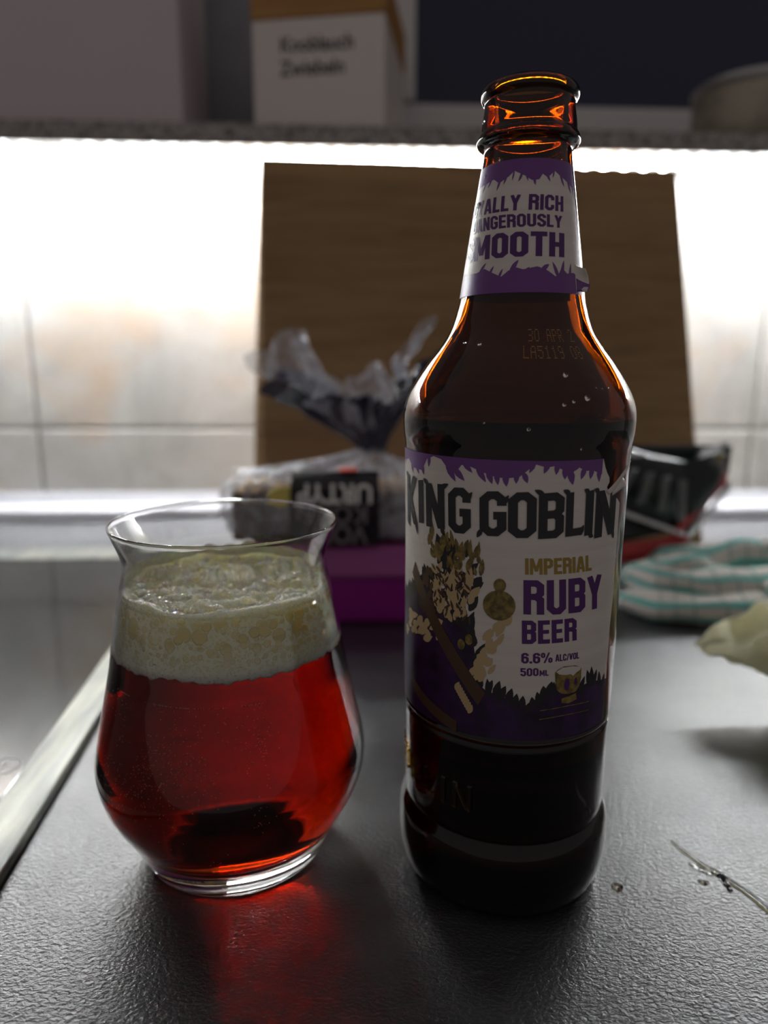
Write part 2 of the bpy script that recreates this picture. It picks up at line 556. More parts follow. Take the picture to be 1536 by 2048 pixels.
# LED strip under the ledge
led = thing('led_strip', 'lit LED light strip along the underside of the granite ledge', 'light strip', (0, 0, 0))
box('tape', -620, 900, 762, 771, SLAB_Z0 - 1.2, SLAB_Z0 - 0.1, 'led_tape', led)
bead = None
for x in np.arange(-615, 895, 20.8):
    if abs(x + 294) < 11: continue
    if bead is None:
        bead = box('led_bead', -3, 3, -3, 3, -2.6, 0, 'led', led, 0.8)
        o = bead
    else:
        o = bead.copy(); COL.objects.link(o); o.parent = led
    o.location = (x * S, 0.7665, (SLAB_Z0 - 1.25) * S)


# ================================================================== THINGS ON THE LEDGE
def text_mesh(name, body, size, mat, parent, loc, rot, ext=0.15, sx=1.0, off=0.0, align='LEFT'):
    c = bpy.data.curves.new(name, 'FONT')
    c.body = body; c.size = size * S; c.extrude = ext * S; c.offset = off * S
    c.align_x = align; c.resolution_u = 4
    o = bpy.data.objects.new(name, c)
    COL.objects.link(o)
    dg = bpy.context.evaluated_depsgraph_get()
    me = bpy.data.meshes.new_from_object(o.evaluated_get(dg))
    bpy.data.objects.remove(o)
    me.materials.clear(); me.materials.append(M[mat])
    o = bpy.data.objects.new(name, me)
    COL.objects.link(o)
    o.parent = parent; o.location = Vector(loc) * S; o.rotation_euler = rot; o.scale = (sx, 1, 1)
    return o


a = math.radians(11.0)
sb = thing('storage_box', 'white storage box with wooden lid lettered Knoblauch and Zwiebeln on the ledge', 'storage box', (25.5 * K, 602 * K, SLAB_Z1), -a)
box('body', -107 * K, 0, 0, 122 * K, 0.2, 88 * K, 'white_box', sb, 2.5, 3)
box('lid', -108 * K, 1, -1, 123 * K, 88.2 * K, 122 * K, 'lid_wood', sb, 3, 3)
text_mesh('lettering', 'Knoblauch', 15.5 * K, 'ink', sb, (-84 * K, -0.25, 64 * K), (PI / 2, 0, 0), 0.1, 0.9, 0.35)
text_mesh('lettering', 'Zwiebeln', 15.5 * K, 'ink', sb, (-84 * K, -0.25, 47 * K), (PI / 2, 0, 0), 0.1, 0.9, 0.35)

pb = thing('tall_box', 'tall plain pale box at the left end of the granite ledge', 'box', (-134 * K, 612 * K, SLAB_Z1))
box('body', -400, 0, 0, 140, 0.2, 240, 'pink_white', pb, 2.5, 3)
box('lid', -401, 1, -1, 141, 240.2, 280, 'pink_white', pb, 3, 3)

tn = thing('tin', 'round beige printed tin with a raised rim on the ledge by the window', 'tin', (345 * K, 644 * K, SLAB_Z1))
lathe('body', [(r * K, z * K) for r, z in [(0, 0.2), (48, 0.2), (50, 1.5), (50, 46), (49.2, 48), (0, 48)]], 'tin', tn, 64)
lathe('lid', [(r * K, z * K) for r, z in [(0, 48.2), (49, 48.2), (49, 49.6), (51.6, 50), (51.6, 54.5), (50.6, 55.5), (48.6, 55.0), (48.2, 52.5), (0, 52.3)]], 'tin_rim', tn, 64)

# ================================================================== BAMBOO BOARD
BT, BB = (731.0, 371.4), (622.0, 0.4)      # (y, z) of the front face, top and bottom
v = []
dy, dz = BT[0] - BB[0], BT[1] - BB[1]
ln = math.hypot(dy, dz)
nrm = (dz / ln, -dy / ln)                   # into the wall
cor = [(-93, 0, 0), (329.0, 0, 0), (320.5, 1, -5.0), (-90, 1, 0)]
def bpt(x, t, inset_z, d):
    return (x, BB[0] + dy * t + nrm[0] * d, BB[1] + dz * t + nrm[1] * d + inset_z)
v = []
cx_, off = 100, 0
fr = [(-82, 0.004, 0), (327, 0.004, 0), (319.5, 0.998, -5.0), (-88.2, 0.998, 0)]
for x, t, iz in fr: v.append(bpt(x, t, iz, 0))
for x, t, iz in cor: v.append(bpt(x, t, iz, 4))
for x, t, iz in cor: v.append(bpt(x, t, iz + 6 * (1 - t), 20))
f = [(0, 1, 2, 3), (11, 10, 9, 8)]
for k0 in (0, 4):
    for i in range(4):
        j = (i + 1) % 4
        f.append((k0 + i, k0 + 4 + i, k0 + 4 + j, k0 + j))
o = recalc(mk('chopping_board', v, f, 'bamboo'))
tag(o, 'large bamboo chopping board leaning against the tiled wall behind the bottle', 'chopping board')

# ================================================================== PURPLE BOX, BREAD
bx = thing('plastic_box', 'purple plastic food box with a lid under the bagged bread', 'box', (14, 488, 0))
def rbox(name, x0, x1, y0, y1, zs, mat, parent, rad, n=6):
    """stack of rounded rectangles: zs = (z, inset) list"""
    v, f, rings = [], [], []
    for z, ins in zs:
        rg = []
        for cx, cy_, a0 in ((x1 - rad, y1 - rad, 0), (x0 + rad, y1 - rad, 90), (x0 + rad, y0 + rad, 180), (x1 - rad, y0 + rad, 270)):
            for k in range(n + 1):
                a = math.radians(a0 + 90 * k / n)
                rg.append(len(v)); v.append((cx + (rad - ins) * math.cos(a), cy_ + (rad - ins) * math.sin(a), z))
        rings.append(rg)
    m_ = len(rings[0])
    for A, B in zip(rings[:-1], rings[1:]):
        for i in range(m_):
            f.append((A[i], A[(i + 1) % m_], B[(i + 1) % m_], B[i]))
    f.append(tuple(reversed(rings[0]))); f.append(tuple(rings[-1]))
    o = mk(name, v, f, mat, parent, True)
    return o
rbox('container', -84, 84, -35, 33, [(0.2, 7), (1.5, 4), (6, 2.5), (33, 0.8), (34, 0.8)], 'box_purple', bx, 12)
rbox('lid', -86, 86, -37, 35, [(34.2, 1), (35, 0), (37.5, 0), (39, 1.5), (52, 3), (54.5, 4.5), (55, 7)], 'box_lid', bx, 13)

br = thing('bread_loaf', 'sliced dark rye loaf in a clear bag with a black label, gathered at the top', 'bread', (-14, 492, 55.3))
def lumpy(name, sx, sy, sz, mat, parent, amp, fr_, seed, z0=0.0, nu=64, nv=32, p=0.35, topm=None):
    v, f = [], []
    def sg(c, e): return math.copysign(abs(c) ** e, c)
    for j in range(nv + 1):
        ph = -PI / 2 + PI * j / nv
        for i in range(nu):
            th = 2 * PI * i / nu
            q = Vector((sg(math.cos(ph), p) * sg(math.cos(th), p) * sx, sg(math.cos(ph), p) * sg(math.sin(th), p) * sy, sg(math.sin(ph), p) * sz))
            d = noise.noise(q * fr_ + Vector((seed, 0, 0))) * amp
            n_ = q.normalized()
            q = q + n_ * d
            q.z = max(q.z + sz + z0, 0.1)
            v.append(tuple(q))
    for j in range(nv):
        for i in range(nu):
            a0, a1 = j * nu + i, j * nu + (i + 1) % nu
            f.append((a0, a1, a1 + nu, a0 + nu))
    return mk(name, v, f, mat, parent, True)
# slices stacked side by side
for i in range(13):
    x = -68 + i * 10.6
    top = 36 + 1.2 * math.sin(i * 2.1)
    w = box('slice', x, x + 10.1, -29 + 0.6 * math.sin(i * 3.7), 29, 0.8, top, None, br, 3.0, 2)
    w.data.materials.append(M['crumb']); w.data.materials.append(M['crust'])
    for p in w.data.polygons:
        if p.normal.z < 0.6: p.material_index = 1
fo = lumpy('bag_film', 79, 34, 23, 'film', br, 5.0, 0.045, 3.0, 0.2, 96, 40, 0.42)
# black printed panel on the front of the bag
v, f = [], []
nx, nz_ = 24, 20
for j in range(nz_ + 1):
    t = j / nz_
    for i in range(nx + 1):
        x = -27.5 + 58 * i / nx
        if t < 0.78: yy, zz = -40.5, 2 + 40 * t / 0.78
        else:
            s_ = (t - 0.78) / 0.22
            yy, zz = -40.5 + 14 * s_, 42 + 8 * math.sin(s_ * PI / 2)
        w_ = noise.noise(Vector((x * .09, zz * .09, 5))) * 1.2
        v.append((x, yy - abs(w_), zz))
for j in range(nz_):
    for i in range(nx):
        a0 = j * (nx + 1) + i
        f.append((a0, a0 + 1, a0 + nx + 2, a0 + nx + 1))
pn = mk('label_panel', v, f, 'pack_black', br, True)
text_mesh('lettering', 'URTYP', 17.6, 'pack_white', br, (26.3, -42.6, 43), (PI / 2, PI, 0), 0.2, 0.92, 0.55)
text_mesh('lettering', 'KORN', 17.6, 'pack_grey', br, (23.5, -42.6, 29.4), (PI / 2, PI, 0), 0.2, 0.92, 0.4)
text_mesh('lettering', 'VOLL', 17.6, 'pack_grey', br, (22.5, -42.6, 15.8), (PI / 2, PI, 0), 0.2, 0.92, 0.4)
v = [(-33 + 9 * math.cos(2 * PI * i / 32), -37.9, 34 + 7 * math.sin(2 * PI * i / 32)) for i in range(32)]
v += [(x, y + 0.5, z) for x, y, z in v]
mk('sticker', v, [tuple(range(32))] + [(i, i + 32, (i + 1) % 32 + 32, (i + 1) % 32) for i in range(32)], 'sticker', br)
box('red_mark', 4, 16, -31, -20, 49.8, 51.2, 'pack_red', br, 0.3)
# gathered neck and flaring tail of the bag
def fan(name, mat, lobes, seed, r0=5, base=(6.0, 26.0), nu=120, nv=26):
    """a crumpled skirt that opens upwards from a neck; lobes: (angle, reach, height, width)"""
    v, f = [], []
    for j in range(nv + 1):
        t = j / nv
        for i in range(nu):
            th = 2 * PI * i / nu
            reach, hh = base
            for a_, re, he, wd in lobes:
                d = (th - a_ + PI) % (2 * PI) - PI
                g_ = math.exp(-(d / wd) ** 2)
                reach += re * g_; hh += he * g_
            rad = r0 + reach * t ** 1.25
            rad *= 1 + 0.20 * t * math.sin(th * 9 + seed) + 0.10 * math.sin(th * 17 + 2 * seed)
            q = Vector((rad * math.cos(th), rad * 0.62 * math.sin(th), hh * t))
            q += Vector((noise.noise(q * .06 + Vector((seed, 0, 0))), noise.noise(q * .06 + Vector((0, seed, 0))), noise.noise(q * .05 + Vector((0, 0, seed))))) * 9 * t
            v.append(tuple(q))
    for j in range(nv):
        for i in range(nu):
            a0, a1 = j * nu + i, j * nu + (i + 1) % nu
            f.append((a0, a1, a1 + nu, a0 + nu))
    return v, f
v, f = fan('bag_tail', 'film', [(PI, 40, 42, 0.5), (-2.45, 44, -6, 0.42), (0.0, 7, 52, 0.5), (PI / 2, 5, 22, 0.5)], 2.0, 5, (20.0, 40.0))
o = mk('bag_tail', [(x + 28, y + 4, z + 60) for x, y, z in v], f, 'film', br, True)
v, f = fan('bag_neck', 'film_dark', [(PI, 30, 20, 0.55), (-2.45, 36, -4, 0.42), (0.0, 12, 32, 0.55), (-0.9, 6, 8, 0.4)], 7.0, 8, (23.0, 38.0))
o = mk('bag_neck', [(x * 0.95 + 28, y * .9 + 4, z * 1.02 + 58) for x, y, z in v], f, 'film_dark', br, True)
# the shoulders of the bag, drawn up to the neck
v, f = [], []
for j in range(11):
    t = j / 10
    for i in range(72):
        th = 2 * PI * i / 72
        k_ = (1 - t) ** 1.7
        rr = 1 + 0.06 * math.sin(th * 13 + 1)
        v.append((28 * t ** 0.6 + (7 + 62 * k_) * math.cos(th) * rr, 4 * t + (5 + 22 * k_) * math.sin(th) * rr, 45 + 17 * t + 1.5 * math.sin(th * 7)))
for j in range(10):
    for i in range(72):
        a0, a1 = j * 72 + i, j * 72 + (i + 1) % 72
        f.append((a0, a1, a1 + 72, a0 + 72))
mk('bag_shoulder', v, f, 'film', br, True)

# ================================================================== FOIL POUCH
def sheet(name, outline_fn, nu, nv, mat, parent=None, thick=1.0, uvs=False, loc=None):
    v, uv, f = [], [], []
    for j in range(nv + 1):
        for i in range(nu + 1):
            v.append(tuple(outline_fn(i / nu, j / nv))); uv.append((i / nu, j / nv))
    for j in range(nv):
        for i in range(nu):
            a0 = j * (nu + 1) + i
            f.append((a0, a0 + 1, a0 + nu + 2, a0 + nu + 1))
    o = mk(name, v, f, mat, parent, True, loc, uv if uvs else None)
    md = o.modifiers.new('solid', 'SOLIDIFY'); md.thickness = thick * S; md.offset = 0
    return o

pc = thing('foil_pouch', 'dark green and red foil pouch slumped between bottle and striped towel', 'pouch', (0, 0, 0))
PY = 520.0
def pp(x, z, y=None):      # positions measured at y = 440, carried back to the pouch
    k_ = PY / 440.0
    return Vector((x * k_, (y if y is not None else PY), 171.7 - (171.7 - z) * k_))
def quad(a_, b_, c_, d_, bulge, seed, amp=2.0):
    def fn(u, w):
        q = a_.lerp(b_, u).lerp(d_.lerp(c_, u), w)
        q = q + Vector((0, -bulge * math.sin(PI * min(max(u, 0), 1)) * math.sin(PI * w), 0))
        n_ = noise.noise(q * 0.03 + Vector((seed, 0, 0)))
        return q + Vector((0, -amp * 3 * n_, amp * n_))
    return fn
A0, A1 = pp(150, 124), pp(204, 112)
A2, A3, A4 = pp(249, 124, PY + 10), pp(247.4, 106, PY + 8), pp(217, 64)
A5 = pp(150, 92)
sheet('back_panel', quad(pp(150, 55, PY), pp(209, 69, PY - 2), A2 + Vector((0, 6, 0)), A0 + Vector((0, 8, 0)), -4, 3, 1.0), 24, 16, 'foil_green', pc)
sheet('front_panel', quad(A5, A4 + Vector((0, -6, 2)), A1 + Vector((22, -2, 2)), A0, 10, 1), 30, 20, 'foil_green', pc)
sheet('corner_panel', quad(A4 + Vector((0, -5, 4)), A3, A2, A1 + Vector((0, -3, 0)), 8, 2), 30, 20, 'foil_green', pc)
sheet('red_band', quad(A4 + Vector((-18, -8, -9)), A3 + Vector((-3, -1, -8)), A3 + Vector((-4, -2, 2)), A4 + Vector((-14, -10, 8)), 4, 4, 1), 24, 8, 'foil_red', pc)
sheet('red_band', quad(pp(150, 46, PY - 10), A4 + Vector((0, -8, -12)), A4 + Vector((-2, -12, 6)), pp(150, 60, PY - 14), 3, 5, 1), 24, 8, 'foil_red', pc)
sheet('seal', quad(A0 + Vector((0, -2, 0)), A1 + Vector((2, -4, -3)), A1 + Vector((0, -3, 4)), A0 + Vector((0, 0, 7)), 1, 6, .5), 20, 3, 'foil_silver', pc)
sheet('seal', quad(A5 + Vector((0, -8, -4)), A4 + Vector((-4, -12, 3)), A4 + Vector((-6, -10, 7)), A5 + Vector((0, -6, 1)), 1, 8, .5), 20, 3, 'foil_silver', pc)
sheet('seal', quad(A1 + Vector((24, 3, 7)), A2 + Vector((-6, -1, -1)), A2 + Vector((-4, 1, 4)), A1 + Vector((22, 4, 9)), 0.5, 9, .3), 16, 3, 'foil_silver', pc)
sheet('seal', quad(A4 + Vector((-6, -8, -8)), A3 + Vector((2, 0, -12)), A3 + Vector((1, 0, -5)), A4 + Vector((-6, -9, -2)), 1, 6, 1.2), 20, 3, 'foil_silver', pc)
sheet('gold_print', quad(A1.lerp(A2, 0.62) + Vector((-10, -8, -22)), A1.lerp(A2, 0.68) + Vector((-8, -8, -24)), A2 + Vector((-8, -6, -6)), A2 + Vector((-14, -6, -5)), 3, 2, .5), 8, 10, 'foil_gold', pc, 0.3)
for k_ in range(4):
    b0 = A0.lerp(A1, 0.35 + 0.2 * k_) + Vector((4, -13, -10)); b1 = A5.lerp(A4, 0.22 + 0.2 * k_) + Vector((0, -15, 10))
    sheet('small_print', quad(b1, b1 + Vector((7, 0, 1)), b0 + Vector((7, 0, 0)), b0, 3, 1, .3), 4, 10, 'foil_text', pc, 0.3)

# ================================================================== STRIPED TOWEL
tw_parts_v, tw_f, tw_uv = [], [], []
def add_sheet(fn, nu, nv, u0=0, u1=1, v0=0, v1=1):
    base = len(tw_parts_v)
    for j in range(nv + 1):
        for i in range(nu + 1):
            tw_parts_v.append(tuple(fn(i / nu, j / nv)))
            tw_uv.append((u0 + (u1 - u0) * i / nu, v0 + (v1 - v0) * j / nv))
    for j in range(nv):
        for i in range(nu):
            a0 = base + j * (nu + 1) + i
            tw_f.append((a0, a0 + 1, a0 + nu + 2, a0 + nu + 1))
def fold(path, ry, rz, seed, amp=2.5, a0=-30, a1=210, squash=1.0):
    """a rolled fold following path; the section is an arc from a0 to a1 degrees"""
    P = [Vector(p) for p in path]
    def fn(u, w):
        s_ = u * (len(P) - 1); i = min(int(s_), len(P) - 2); t = s_ - i
        pa, pb, pc_, pd = P[max(i - 1, 0)], P[i], P[i + 1], P[min(i + 2, len(P) - 1)]
        c_ = 0.5 * (2 * pb + (pc_ - pa) * t + (2 * pa - 5 * pb + 4 * pc_ - pd) * t * t + (-pa + 3 * pb - 3 * pc_ + pd) * t ** 3)
        d = (pc_ - pb); d.z = 0; d.normalize()
        sd = Vector((d.y, -d.x, 0))
        ang = math.radians(a0 + (a1 - a0) * w)
        tp = min(1, 0.35 + 3.5 * u) * min(1, 0.35 + 3.5 * (1 - u))
        q = c_ + sd * math.cos(ang) * ry * tp + Vector((0, 0, math.sin(ang) * rz * tp))
        q += Vector((1, 1, 1)) * noise.noise(q * 0.035 + Vector((seed, 0, 0))) * amp * 2
        q.z = max(q.z, 1.0)
        return q
    return fn
# wide base fold, left end rounded; then the loops lying on it
add_sheet(fold([(206, 492, 9), (212, 470, 9), (245, 458, 10), (300, 460, 10), (380, 468, 10)], 22, 12, 1, 1.5, -60, 240), 60, 26, 0, 1.5, 0.3, 1.4)
add_sheet(fold([(214, 500, 20), (216, 482, 24), (248, 468, 21), (300, 470, 20), (380, 476, 20)], 16, 13, 4, 2, -60, 240), 60, 26, 0, 1.5, 0.0, 1.2)
add_sheet(fold([(208, 512, 8), (207, 494, 22), (221, 478, 30), (240, 480, 34), (258, 490, 30), (275, 500, 24)], 9, 9, 7, 1.5, -90, 270), 60, 24, 0, 1.2, 0.1, 0.9)
add_sheet(fold([(212, 515, 15), (240, 505, 30), (275, 500, 32), (315, 496, 38), (380, 500, 40)], 15, 13, 9, 4, -70, 250), 60, 24, 0, 1.5, 0.2, 1.2)
add_sheet(fold([(262, 512, 20), (290, 500, 36), (320, 486, 46), (390, 480, 46)], 9, 6, 12, 3, -90, 270), 50, 22, 0, 1.2, 0.5, 1.1)
add_sheet(fold([(300, 470, 4), (292, 456, 20), (304, 448, 36), (330, 450, 40), (390, 452, 34)], 11, 11, 15, 2.5, -90, 270), 50, 24, 0, 1.3, 0.35, 1.3)
add_sheet(fold([(286, 452, 7), (300, 436, 12), (320, 436, 20), (390, 440, 20)], 10, 9, 17, 2.5, -90, 270), 50, 24, 0, 1.3, 0.0, 0.9)
tw = mk('tea_towel', tw_parts_v, tw_f, 'towel', None, True, None, tw_uv)
md = tw.modifiers.new('solid', 'SOLIDIFY'); md.thickness = 1.2 * S; md.offset = -1
tag(tw, 'crumpled pale tea towel with teal stripes beside the foil pouch', 'tea towel')

# ================================================================== PALE YELLOW CRUMPLED PAPER
def wrap_fn(u, w):
    # a boat of thin paper: u runs from the raised left tip to the right, w across
    x = 180 + 110 * u
    half = 27 * (u + 0.015) ** 0.5 * (1.1 - 0.35 * u)
    a_ = (w - 0.5) * PI * 1.25
    yc = 338 - 22 * u
    y = yc + half * math.sin(a_)
    z = 30 - 22 * min(u * 1.4, 1) ** 0.8 * math.cos(a_) * 0.9 + (1 - math.cos(a_)) * 11 * min(1, u * 3)
    if w > 0.5: z += 5 * min(1, u * 3)
    z -= 4 * u
    z += 4.5 * noise.noise(Vector((x * 0.07, y * 0.09, 3))) + 2.2 * noise.noise(Vector((x * 0.2, y * 0.2, 8)))
    y += 3 * noise.noise(Vector((x * 0.08, w * 5, 1)))
    return Vector((x, y, max(z, 1.2)))
wp = thing('paper_wrapper', 'pale yellow crumpled paper wrapper on the worktop in front of the towel', 'paper', (0, 0, 0))
o = sheet('outer_sheet', wrap_fn, 60, 40, 'yellow_paper', wp, 0.8)
def wrap2(u, w):
    q = wrap_fn(0.18 + 0.82 * u, 0.12 + 0.76 * w)
    q.z += 7 + 9 * math.sin(PI * w) * min(1, u * 3) + 3 * noise.noise(Vector((q.x * 0.12, q.y * 0.12, 11)))
    return q
sheet('inner_sheet', wrap2, 50, 30, 'yellow_paper', wp, 0.8)

# ================================================================== BEER GLASS
GX, GY = -44.06, 235.65
gl = thing('beer_glass', 'flared tulip beer glass filled with ruby beer under a thick cream head', 'beer glass', (GX, GY, 0.15))
G_OUT = [(0.9, 32.6), (3.2, 33.6), (6, 34.9), (10, 36.9), (15, 39.6), (20, 42.4), (25, 44.8), (30, 46.4), (35, 47.2), (39.5, 47.3), (46.7, 46.0), (60, 43.1), (71.6, 40.6), (80, 39.2), (93.6, 36.8), (100.7, 35.2), (105, 34.3), (108.5, 34.1), (111.5, 34.6), (115, 35.8), (120.4, 38.0)]
G_IN = [(9.5, 22), (10.5, 30), (13, 35.6), (16, 38.6), (20, 41.2), (25, 43.5), (30, 45.1), (35, 45.9), (39.5, 46.0), (46.7, 44.8), (60, 42.0), (71.6, 39.6), (80, 38.2), (93.6, 35.8), (100.7, 34.2), (105, 33.4), (108.5, 33.2), (111.5, 33.7), (115, 35.0), (120.4, 37.25)]
FOAM0 = 81.0
go = cat_interp(G_OUT, 4); gi = cat_interp(G_IN, 4)
def r_in(z): return float(np.interp(z, [a_[0] for a_ in gi], [a_[1] for a_ in gi]))
prof = [(0, 1.2), (20, 1.0), (28, 0.3), (30.5, 0.0), (31.8, 0.25)] + [(r, z) for z, r in go]
prof += [(38.05, 120.9), (37.95, 121.2), (37.65, 121.35), (37.35, 121.2), (37.25, 120.9)]
# below the beer line the inner face of the bowl is the beer's own surface (beer against glass)
prof += [(r, z) for z, r in reversed(gi) if z > FOAM0] + [(r_in(FOAM0), FOAM0)]
lathe('glass_bowl', prof, 'clear', gl, 160, False)
bpts = [(0, 9.0), (12, 9.1)] + [(r, z) for z, r in gi if z < FOAM0] + [(r_in(FOAM0), FOAM0), (r_in(FOAM0) - 3, FOAM0 + 0.3), (0, FOAM0 + 0.3)]
recalc(lathe('beer', bpts, 'beer', gl, 160, False))
# foam head
v, f, rings = [], [], []
seg = 220
side = [FOAM0 - 1.6 + (100.0 - FOAM0 + 1.6) * k_ / 46 for k_ in range(47)]
def ring(fn):
    rings.append(list(range(len(v), len(v) + seg)))
    for i in range(seg): v.append(fn(2 * PI * i / seg))
for k_ in (0.0, 0.5, 0.9):
    ring(lambda a_: ((r_in(FOAM0) - 0.5) * k_ * math.cos(a_) + 1e-3 * math.cos(a_), (r_in(FOAM0) - 0.5) * k_ * math.sin(a_) + 1e-3 * math.sin(a_), FOAM0 - 0.8))
for z in side:
    def fn(a_, z=z):
        q = Vector((math.cos(a_) * 30, math.sin(a_) * 30, z))
        zz = z
        if z < FOAM0 + 2: zz = z + 1.2 * noise.noise(q * 0.25) + 0.8 * noise.noise(q * 0.8)
        else: zz = z + (z - FOAM0) / 27.0 * (1.5 * noise.noise(q * 0.09) + 0.4 * noise.noise(q * .5))
        r = r_in(zz) - 0.06 - 0.10 * abs(noise.noise(q * 1.1))
        if zz < FOAM0 + 0.6: r = r_in(zz) + 0.0
        return (r * math.cos(a_), r * math.sin(a_), zz)
    ring(fn)
top = []
for k_ in range(1, 60):
    t = 1 - k_ / 59.0
    def fn(a_, t=t):
        R_ = r_in(100.0) - 0.3
        x, y = R_ * t * math.cos(a_), R_ * t * math.sin(a_)
        q = Vector((x, y, 0))
        rim = max(0, (t - 0.86) / 0.14)
        z = 98.2 + 2.0 * rim ** 2
        qs = Vector((x * 0.55, y * 1.0, 0))
        z += 1.1 * noise.noise(q * 0.10) + (1 - rim) * (2.6 * noise.noise(qs * 0.20 + Vector((7, 0, 0))) + 3.2 * abs(noise.noise(qs * 0.42)) + 1.6 * abs(noise.noise(qs * 1.0)) - 0.6)
        z -= 1.6 * math.exp(-((x - 2) ** 2 + (y - 16) ** 2) / 60.0)
        q2 = Vector((math.cos(a_) * 30, math.sin(a_) * 30, 100.0))
        z += rim * 1.0 * (1.5 * noise.noise(q2 * 0.09) + 0.4 * noise.noise(q2 * .5))
        return (x, y, z)
    ring(fn)
for A, B in zip(rings[:-1], rings[1:]):
    for i in range(seg):
        f.append((A[i], A[(i + 1) % seg], B[(i + 1) % seg], B[i]))
fo = mk('foam', v, f, 'foam', gl, True)
recalc(fo)
fo['label'] = 'cream foam head with large bubbles'
# thin film of foam left on the far inner wall
v, f = [], []
n1, n2 = 140, 10
for j in range(n2 + 1):
    for i in range(n1 + 1):
        a_ = math.radians(-15 + 225 * i / n1)
        e = 0.5 + 0.5 * math.sin(PI * i / n1)
        hgt = (6.0 + 2.6 * noise.noise(Vector((a_ * 2.5, 2, 1))) + 1.0 * noise.noise(Vector((a_ * 9, 2, 1)))) * e
        z = 98.5 + hgt * j / n2
        r = r_in(z) - 0.12 - 0.5 * (1 - j / n2)
        v.append((r * math.cos(a_), r * math.sin(a_), z))
for j in range(n2):
    for i in range(n1):
        a0 = j * (n1 + 1) + i
        f.append((a0, a0 + 1, a0 + n1 + 2, a0 + n1 + 1))
o = mk('foam_lacing', v, f, 'foam', gl, True)
# bubbles
def blob_cloud(name, pts, mat, parent, sub=1):
    bm = bmesh.new(); bmesh.ops.create_icosphere(bm, subdivisions=sub, radius=1)
    bv = [tuple(q.co) for q in bm.verts]; bf = [tuple(x.index for x in p.verts) for p in bm.faces]; bm.free()
    v, f = [], []
    for x, y, z, r in pts:
        k0 = len(v)
        v += [(x + a_[0] * r, y + a_[1] * r, z + a_[2] * r) for a_ in bv]
        f += [tuple(i + k0 for i in q) for q in bf]
    return tag(mk(name, v, f, mat, parent, True), kind='stuff')
rnd = random.Random(5)
pts = []
for i in range(520):
    a_ = rnd.uniform(0, 2 * PI); t = math.sqrt(rnd.random()) * 0.97
    rr = (r_in(100) - 1.5) * t
    if rnd.random() < 0.45: rr = (r_in(100) - 1.5) * rnd.uniform(0.86, 0.985)
    x, y = rr * math.cos(a_), rr * math.sin(a_)
    z = 98.6 + 1.1 * noise.noise(Vector((x, y, 0)) * 0.10) + 1.3 * max(0, (rr / 34 - 0.86) / 0.14) ** 2
    pts.append((x, y, z + 0.1, rnd.choice((0.25, 0.35, 0.35, 0.5, 0.7, 1.0))))
blob_cloud('foam_bubbles', pts, 'foam_bubble', gl, 2)
pts = []
for c_ in range(46):                       # clusters of tiny bubbles clinging inside the front
    a0 = rnd.gauss(-106, 24); z0 = rnd.gauss(54, 12)
    for i in range(rnd.randint(6, 26)):
        a_ = math.radians(a0 + rnd.gauss(0, 3.2)); z = min(max(z0 + rnd.gauss(0, 3.6), 14), 71.5)
        r_ = rnd.uniform(0.10, 0.26)
        rr = r_in(z) - 0.35
        pts.append((rr * math.cos(a_), rr * math.sin(a_), z, r_))
blob_cloud('bubbles', pts, 'tiny_bubble', gl, 1)

# ================================================================== BOTTLE
BX, BY = 51.85, 222.45
PH0 = math.radians(-103.12)               # direction from the bottle axis to the camera
bt = thing('beer_bottle', 'tall open brown glass beer bottle with purple-bordered white labels beside the beer glass', 'bottle', (BX, BY, 0.15))
B_OUT = [(0.6, 31), (3, 33.6), (8, 35.2), (14, 36), (20, 36.1), (24, 35.6), (26.5, 34.4), (27.8, 33.6), (28.6, 33.7), (30, 34.0), (40, 34.1), (57.5, 34.2), (59.3, 34.1), (60.3, 33.4), (61.2, 33.5), (62.4, 34.4), (64, 34.5), (86, 34.75), (114, 34.8), (130, 35), (147, 35.3), (152, 35.8), (156, 36), (160, 35.75), (164, 34.5), (168, 32.3), (173.5, 28.7), (178.5, 24.9), (183.5, 21.7), (189.8, 19.6), (195, 18.6), (205.8, 17.1), (219.6, 15.05), (229, 13.5), (234, 12.8), (235.4, 13.2), (236.2, 14.6), (237.3, 15.1), (238.6, 14.7), (239.5, 14.1), (241.5, 13.9), (246.3, 13.1), (247.6, 13.15), (248.6, 13.9), (249.8, 14.25), (251, 13.9), (251.8, 12.9)]
bo = cat_interp(B_OUT, 4)
def r_b(z): return float(np.interp(z, [a_[0] for a_ in bo], [a_[1] for a_ in bo]))
B_IN = [(6.5, 20), (8, 28), (12, 32), (20, 33.0), (27, 31.2), (60, 31.1), (147, 32.3), (156, 33), (160, 32.7), (164, 31.4), (168, 29.2), (173.5, 25.6), (178.5, 21.9), (183.5, 18.8), (189.8, 16.8), (195, 15.8), (205.8, 14.2), (219.6, 12.2), (229, 10.6), (236, 9.9), (250, 9.6), (251.6, 10.0)]
bi = cat_interp(B_IN, 3)
prof = [(0, 3.0), (20, 2.0), (26, 0.5), (28.5, 0)] + [(r, z) for z, r in bo] + [(12, 252.3), (11, 252.2)] + [(r, z) for z, r in reversed(bi)] + [(10, 6.0), (0, 6.0)]
recalc(lathe('glass_body', prof, 'amber', bt, 160, False))
def r_bi(z): return float(np.interp(z, [a_[0] for a_ in bi], [a_[1] for a_ in bi]))
LV = 52.0
bb = [(0, 5.9), (10, 5.9)] + [(r + 0.15, z) for z, r in bi if z < LV] + [(r_bi(LV) + 0.15, LV), (0, LV)]
recalc(lathe('beer', bb, 'beer_dark', bt, 96, False))

